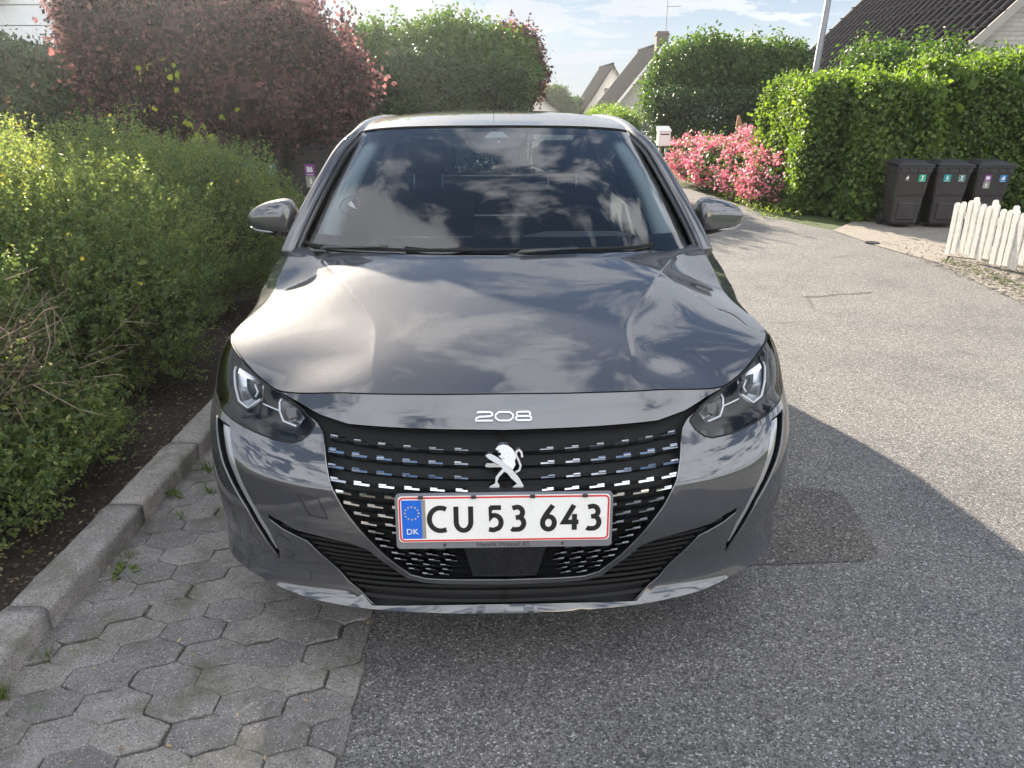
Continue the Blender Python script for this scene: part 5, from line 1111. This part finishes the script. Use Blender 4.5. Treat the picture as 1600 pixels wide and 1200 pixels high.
def stickers(b,specs):
    for (cn,c,ic,x,z,s,bgd) in specs:
        yb=lambda zz: -.29-(zz-.55)*(.055/.33)-.004
        T=lambda a,c_,d: (x+a,yb(z+c_)-d,z+c_)
        if bgd: st_=MB().prism([(-s/2,-s/2),(s/2,-s/2),(s/2,s/2),(-s/2,s/2)],T,.0015).make('sticker',colm(cn,c),b)
        else: st_=None
        q=MB(); q.prism([(px_*s*.8,py_*s*.7+.008) for px_,py_ in ICON[ic]],lambda a,c_,d: T(a,c_,d+.002),.001); q.box(-s*.32,s*.32,0,1,0,1,lambda a,b_,c_: (T(a,-s*.42+c_*.006,.002+b_*.001)))
        q.make('icon',colm('white',(.75,.76,.76)),st_ or b)
teal,tealg,purp,blue,green,grey=(.02,.30,.30),(.12,.26,.25),(.22,.06,.24),(.03,.20,.45),(.02,.38,.22),(.30,.30,.26)
S1=[('w',(1,1,1),'bag',-.10,.80,.085,False),('green',green,'cup',.135,.80,.11,True)]
S2=[('teal',teal,'bottle',-.10,.80,.11,True),('tealgrey',tealg,'cup',.125,.80,.105,True)]
S3=[('purple',purp,'box',-.09,.80,.105,True),('grey',grey,'bottle',-.09,.695,.10,True),('blue',blue,'bag',.14,.80,.105,True)]
proto=make_bin(); bins=[]
spots=[(4.66,9.36,-.10,.76),(5.11,9.34,-.10,.76),(5.57,9.32,-.14,.76),(-1.84,7.80,.05,1.07),(-2.42,7.85,.06,1.07)]
labs=['leftmost right-hand wheelie bin, with a white pictogram and a green sticker','black wheelie bin with teal and grey-green stickers, between two others by the right hedge','black wheelie bin with purple, grey and blue stickers behind the white picket fence',
 'black wheelie bin with purple, grey and blue stickers in the shade left of the car','black wheelie bin with teal stickers under the purple tree on the left']
for i,(x,y,rz_,s) in enumerate(spots):
    b=proto if i==0 else copytree(proto); b.location=(x,y,0); b.rotation_euler=(0,0,rz_); b.scale=(s*(.93 if x>0 else .85),s*.85,s*.97); b['label']=labs[i]; b['group']='wheelie bins put out beside the hedges'; b['category']='bin'; bins.append(b)
for b,s in zip(bins,(S1,S2,S3,S3,S2)): stickers(b,s)
# ---------------- picket fence
fe=empty('picket_fence',(4.27,7.50,0),0,'low white picket fence with rounded tops at the right edge of the picture','fence')
rg=np.random.default_rng(8); fx,fyy=.30,-.95; nrm=Vector((fx,fyy,0)).normalized(); per_=Vector((-nrm.y,nrm.x,0))
proto_p=None
def picket():
    w=.0245; top=arc(0,.0,w,.026,0,180,8); pts=[(-w,-.50+.03),(w,-.47)]+top
    bm=bmesh.new(); bm.free(); m=MB(); m.prism(pts,lambda a,b,c: (a,c,b+.0),.022); return m.make('picket',M['timber'],fe)
pk=picket(); k=0
for i in range(44):
    for rowi in (0,1):
        if rowi and i%3!=2: continue
        p=pk if k==0 else pk.copy()
        if k: COL.objects.link(p); p.parent=fe
        s=.02+i*.071+(0 if rowi==0 else .030)+rg.normal(0,.003)
        off=per_*(-.028 if rowi==0 else .020); q=nrm*s+off; ht=(.525 if rowi==0 else .555)+rg.normal(0,.014)
        p.location=(q.x,q.y,ht); p.rotation_euler=(rg.normal(0,.006),rg.normal(0,.009),math.atan2(nrm.y,nrm.x)+(PI if rowi else 0)); p.scale=(1,1,1); k+=1
m=MB()
for z in (.16,.42): m.box(0,2.75,-.016,.010,z-.03,z+.03,lambda a,b,c: tuple(nrm*a+per_*b+Vector((0,0,c))))
m.make('rail',M['timber'],fe)
for s in (.9,2.3): q=nrm*s+per_*.05; MB().box(q.x-.03,q.x+.03,q.y-.03,q.y+.03,0,.5).make('post',M['timber'],fe)
# ---------------- weeds, litter
def tuft(x,y,n,h,seed,label,z=0,spread=.03,mat='grass'):
    rg=np.random.default_rng(seed); V=[];F=[]
    for i in range(n):
        a=rg.random()*2*PI; r=rg.random()*spread; L_=h*rg.uniform(.5,1.1); lean=rg.uniform(.2,1.0); w=rg.uniform(.0012,.0028)
        p=np.array([math.cos(a)*r,math.sin(a)*r,0]); d=np.array([math.cos(a),math.sin(a),0]); s=np.array([-d[1],d[0],0])*w; b0=len(V)
        for f in (0,.4,.75,1): c=p+d*lean*L_*f*f+np.array([0,0,L_*f*(1-.3*f*lean)]); ww=s*(1-f*.95); V+=[c-s*(1-f*.95),c+ww]
        F+=[(b0+2*k,b0+2*k+1,b0+2*k+3,b0+2*k+2) for k in range(3)]
    o=mk('grass_tuft',V,F,M[mat],None,False,loc=(x,y,z)); tagp(o,label,'weed','grass tufts growing in the paver joints'); return o
def weed(x,y,seed,label,n=9,ls=.05,up=.5):
    rg=np.random.default_rng(seed); o=empty('weed',(x,y,0),0,label,'weed'); 
    for i in range(n):
        a=2*PI*i/n+rg.normal(0,.3); d=Vector((math.cos(a),math.sin(a),up*rg.uniform(.3,1.6))).normalized(); L_=ls*rg.uniform(.7,1.4); s=d.cross(Vector((0,0,1))).normalized()*L_*.22; p=d*L_*.35
        mk('leaf',[(0,0,.002),tuple(p+s*.3),tuple(d*L_*.6+s+Vector((0,0,.004))),tuple(d*L_-Vector((0,0,.012))),tuple(d*L_*.6-s+Vector((0,0,.004))),tuple(p-s*.3)],[(0,1,2,3),(0,3,4,5)],M['grass'],o)
    return o
tf=[(-1.36,1.62,40,.07,'grass tuft against the kerb at the bottom left corner'),(-1.33,1.78,24,.05,'small dry grass tuft near the kerb at lower left'),(-1.26,2.55,26,.05,'grass tuft in the paver gap under the left fang of the bumper'),(-1.22,2.75,30,.05,'grass tuft beside the second kerb stone left of the bumper'),(-1.30,2.95,44,.07,'dense grass tuft where the kerb goes behind the car'),(-1.12,2.60,18,.04,'short grass tuft in the joint nearest the bumper corner'),(-1.33,2.28,20,.045,'thin grass tuft at the foot of the kerb joint')]
for i,(x,y,n,h,lb_) in enumerate(tf): tuft(x,y,n,h,70+i,lb_,spread=.035)
tuft(-.44,1.93,16,.018,90,'tiny rust brown moss tuft at the joint beside the asphalt edge',spread=.02,mat='straw')
weed(-1.31,2.20,81,'broad-leaved weed beside the kerb joint'); weed(-1.28,2.13,82,'flattened pale weed lying on the pavers near the kerb',6,.07,.12); weed(-1.35,2.72,83,'leafy weed growing up the kerb face',8,.045,1.2); weed(-1.53,2.52,84,'small weed at the top of the kerb by the shrub',7,.04,.8)
def scatter(name,label,cat,x0,x1,y0,y1,n,size,mat,seed,z=.012):
    rg=np.random.default_rng(seed); P=np.c_[rg.uniform(x0,x1,n),rg.uniform(y0,y1,n),np.full(n,z)+rg.random(n)*.004]; V,F=leafgeo(P,np.tile([0,0,1.],(n,1)),size,.5,4,rg,.25); o=mk(name,V,F,M[mat]); tagp(o,label,None,None,'stuff'); return o
scatter('leaf_litter','dry leaf litter on the soil under the shrubs','',-2.6,-1.53,1.2,7,1500,.018,'straw',91,.0)
scatter('paver_litter','small dry leaves and petals on the pavers','',-1.37,-.5,.9,3.4,110,.014,'straw',92,.012)
scatter('verge_grass','weeds along the foot of the fence and hedge','',4.12,4.30,5.0,7.4,260,.05,'grass',93,.006)
P=np.array([0]); rg=np.random.default_rng(94); V,F=leafgeo(np.c_[rg.uniform(3.2,3.75,900),rg.uniform(10.0,13.5,900),rg.uniform(.0,.10,900)],np.tile([0,0,1.],(900,1)),.06,.35,4,rg,.8); o=mk('verge_grass',V,F,M['grass']); o['kind']='stuff'
# pebbles on the gravel verge: real stones
rg=np.random.default_rng(95); V=[];F=[]
ico=[(0,0,1),(.89,0,.45),(.28,.85,.45),(-.72,.53,.45),(-.72,-.53,.45),(.28,-.85,.45),(0,0,-.4)]
for i in range(5200):
    x=rg.uniform(3.92,5.1); y=rg.uniform(4.2,8.4); 
    if y>7.3 and rg.random()<.8: continue
    r=rg.uniform(.004,.014); b0=len(V); sx_,sy_,a=rg.uniform(.7,1.3),rg.uniform(.7,1.3),rg.random()*6
    V+=[(x+r*sx_*(q[0]*math.cos(a)-q[1]*math.sin(a)),y+r*sy_*(q[0]*math.sin(a)+q[1]*math.cos(a)),.006+r*.6*q[2]) for q in ico]; F+=[(b0,b0+1+k,b0+1+(k+1)%5) for k in range(5)]+[(b0+1+k,b0+6,b0+1+(k+1)%5) for k in range(5)]
o=mk('pebbles',V,F,M['gravel']); o['kind']='stuff'
mk('road_crack',[(gx_+dx_,gy_+dy_,.0045) for gx_,gy_ in ((2.30,5.94),(2.46,5.95),(2.60,6.02),(2.75,6.03),(2.92,6.09)) for dx_,dy_ in ((0,-.006),(0,.006))],[(2*i,2*i+2,2*i+3,2*i+1) for i in range(4)],M['binlid'])['kind']='structure'
# drain lid in the road by the driveway
o=MB().cyl((0,0,0),.075,.010,28).make('drain_lid',M['binlid'],None,False,(3.86,8.25,.008)); tagp(o,'small round iron drain lid set in the road edge before the driveway','drain lid')
# ================================================================= BEHIND THE CAMERA (seen in the paint and the lamps)
house('pale brick house across the road behind the camera',1.5,10.5,-22,-14,2.5,6.2,'brickwhite',0,over=.4,win=((-2.6,1.5,1.3,1.2),(-.4,1.5,1.3,1.2),(2.2,1.5,1.3,1.2),(0,4.0,1.0,.9)),tilelines=0)
bk=bpy.context.scene.objects.get('house')
hedgething('clipped_hedge','hedge behind the camera along the road','hedge',[(-7,-9.5),(1.0,-10)],1.0,1.7,60,.10,'lf_dark',seed=97,per=8,sig=.09,csize=.22)
# ---------------------------------------------------------------- added scattering volume, imitates lens glare towards the sun
m_,t_=newmat('thin haze'); pv=N(t_,'ShaderNodeVolumePrincipled'); pv.inputs['Color'].default_value=(.90,.95,1,1); pv.inputs['Density'].default_value=.00105; pv.inputs['Anisotropy'].default_value=.82
o_=N(t_,'ShaderNodeOutputMaterial'); L(t_,pv.outputs[0],o_.inputs['Volume'])
hz_=MB().box(-72,72,-66,79,-6,7.0).make('glare_veil',m_); hz_['kind']='stuff'
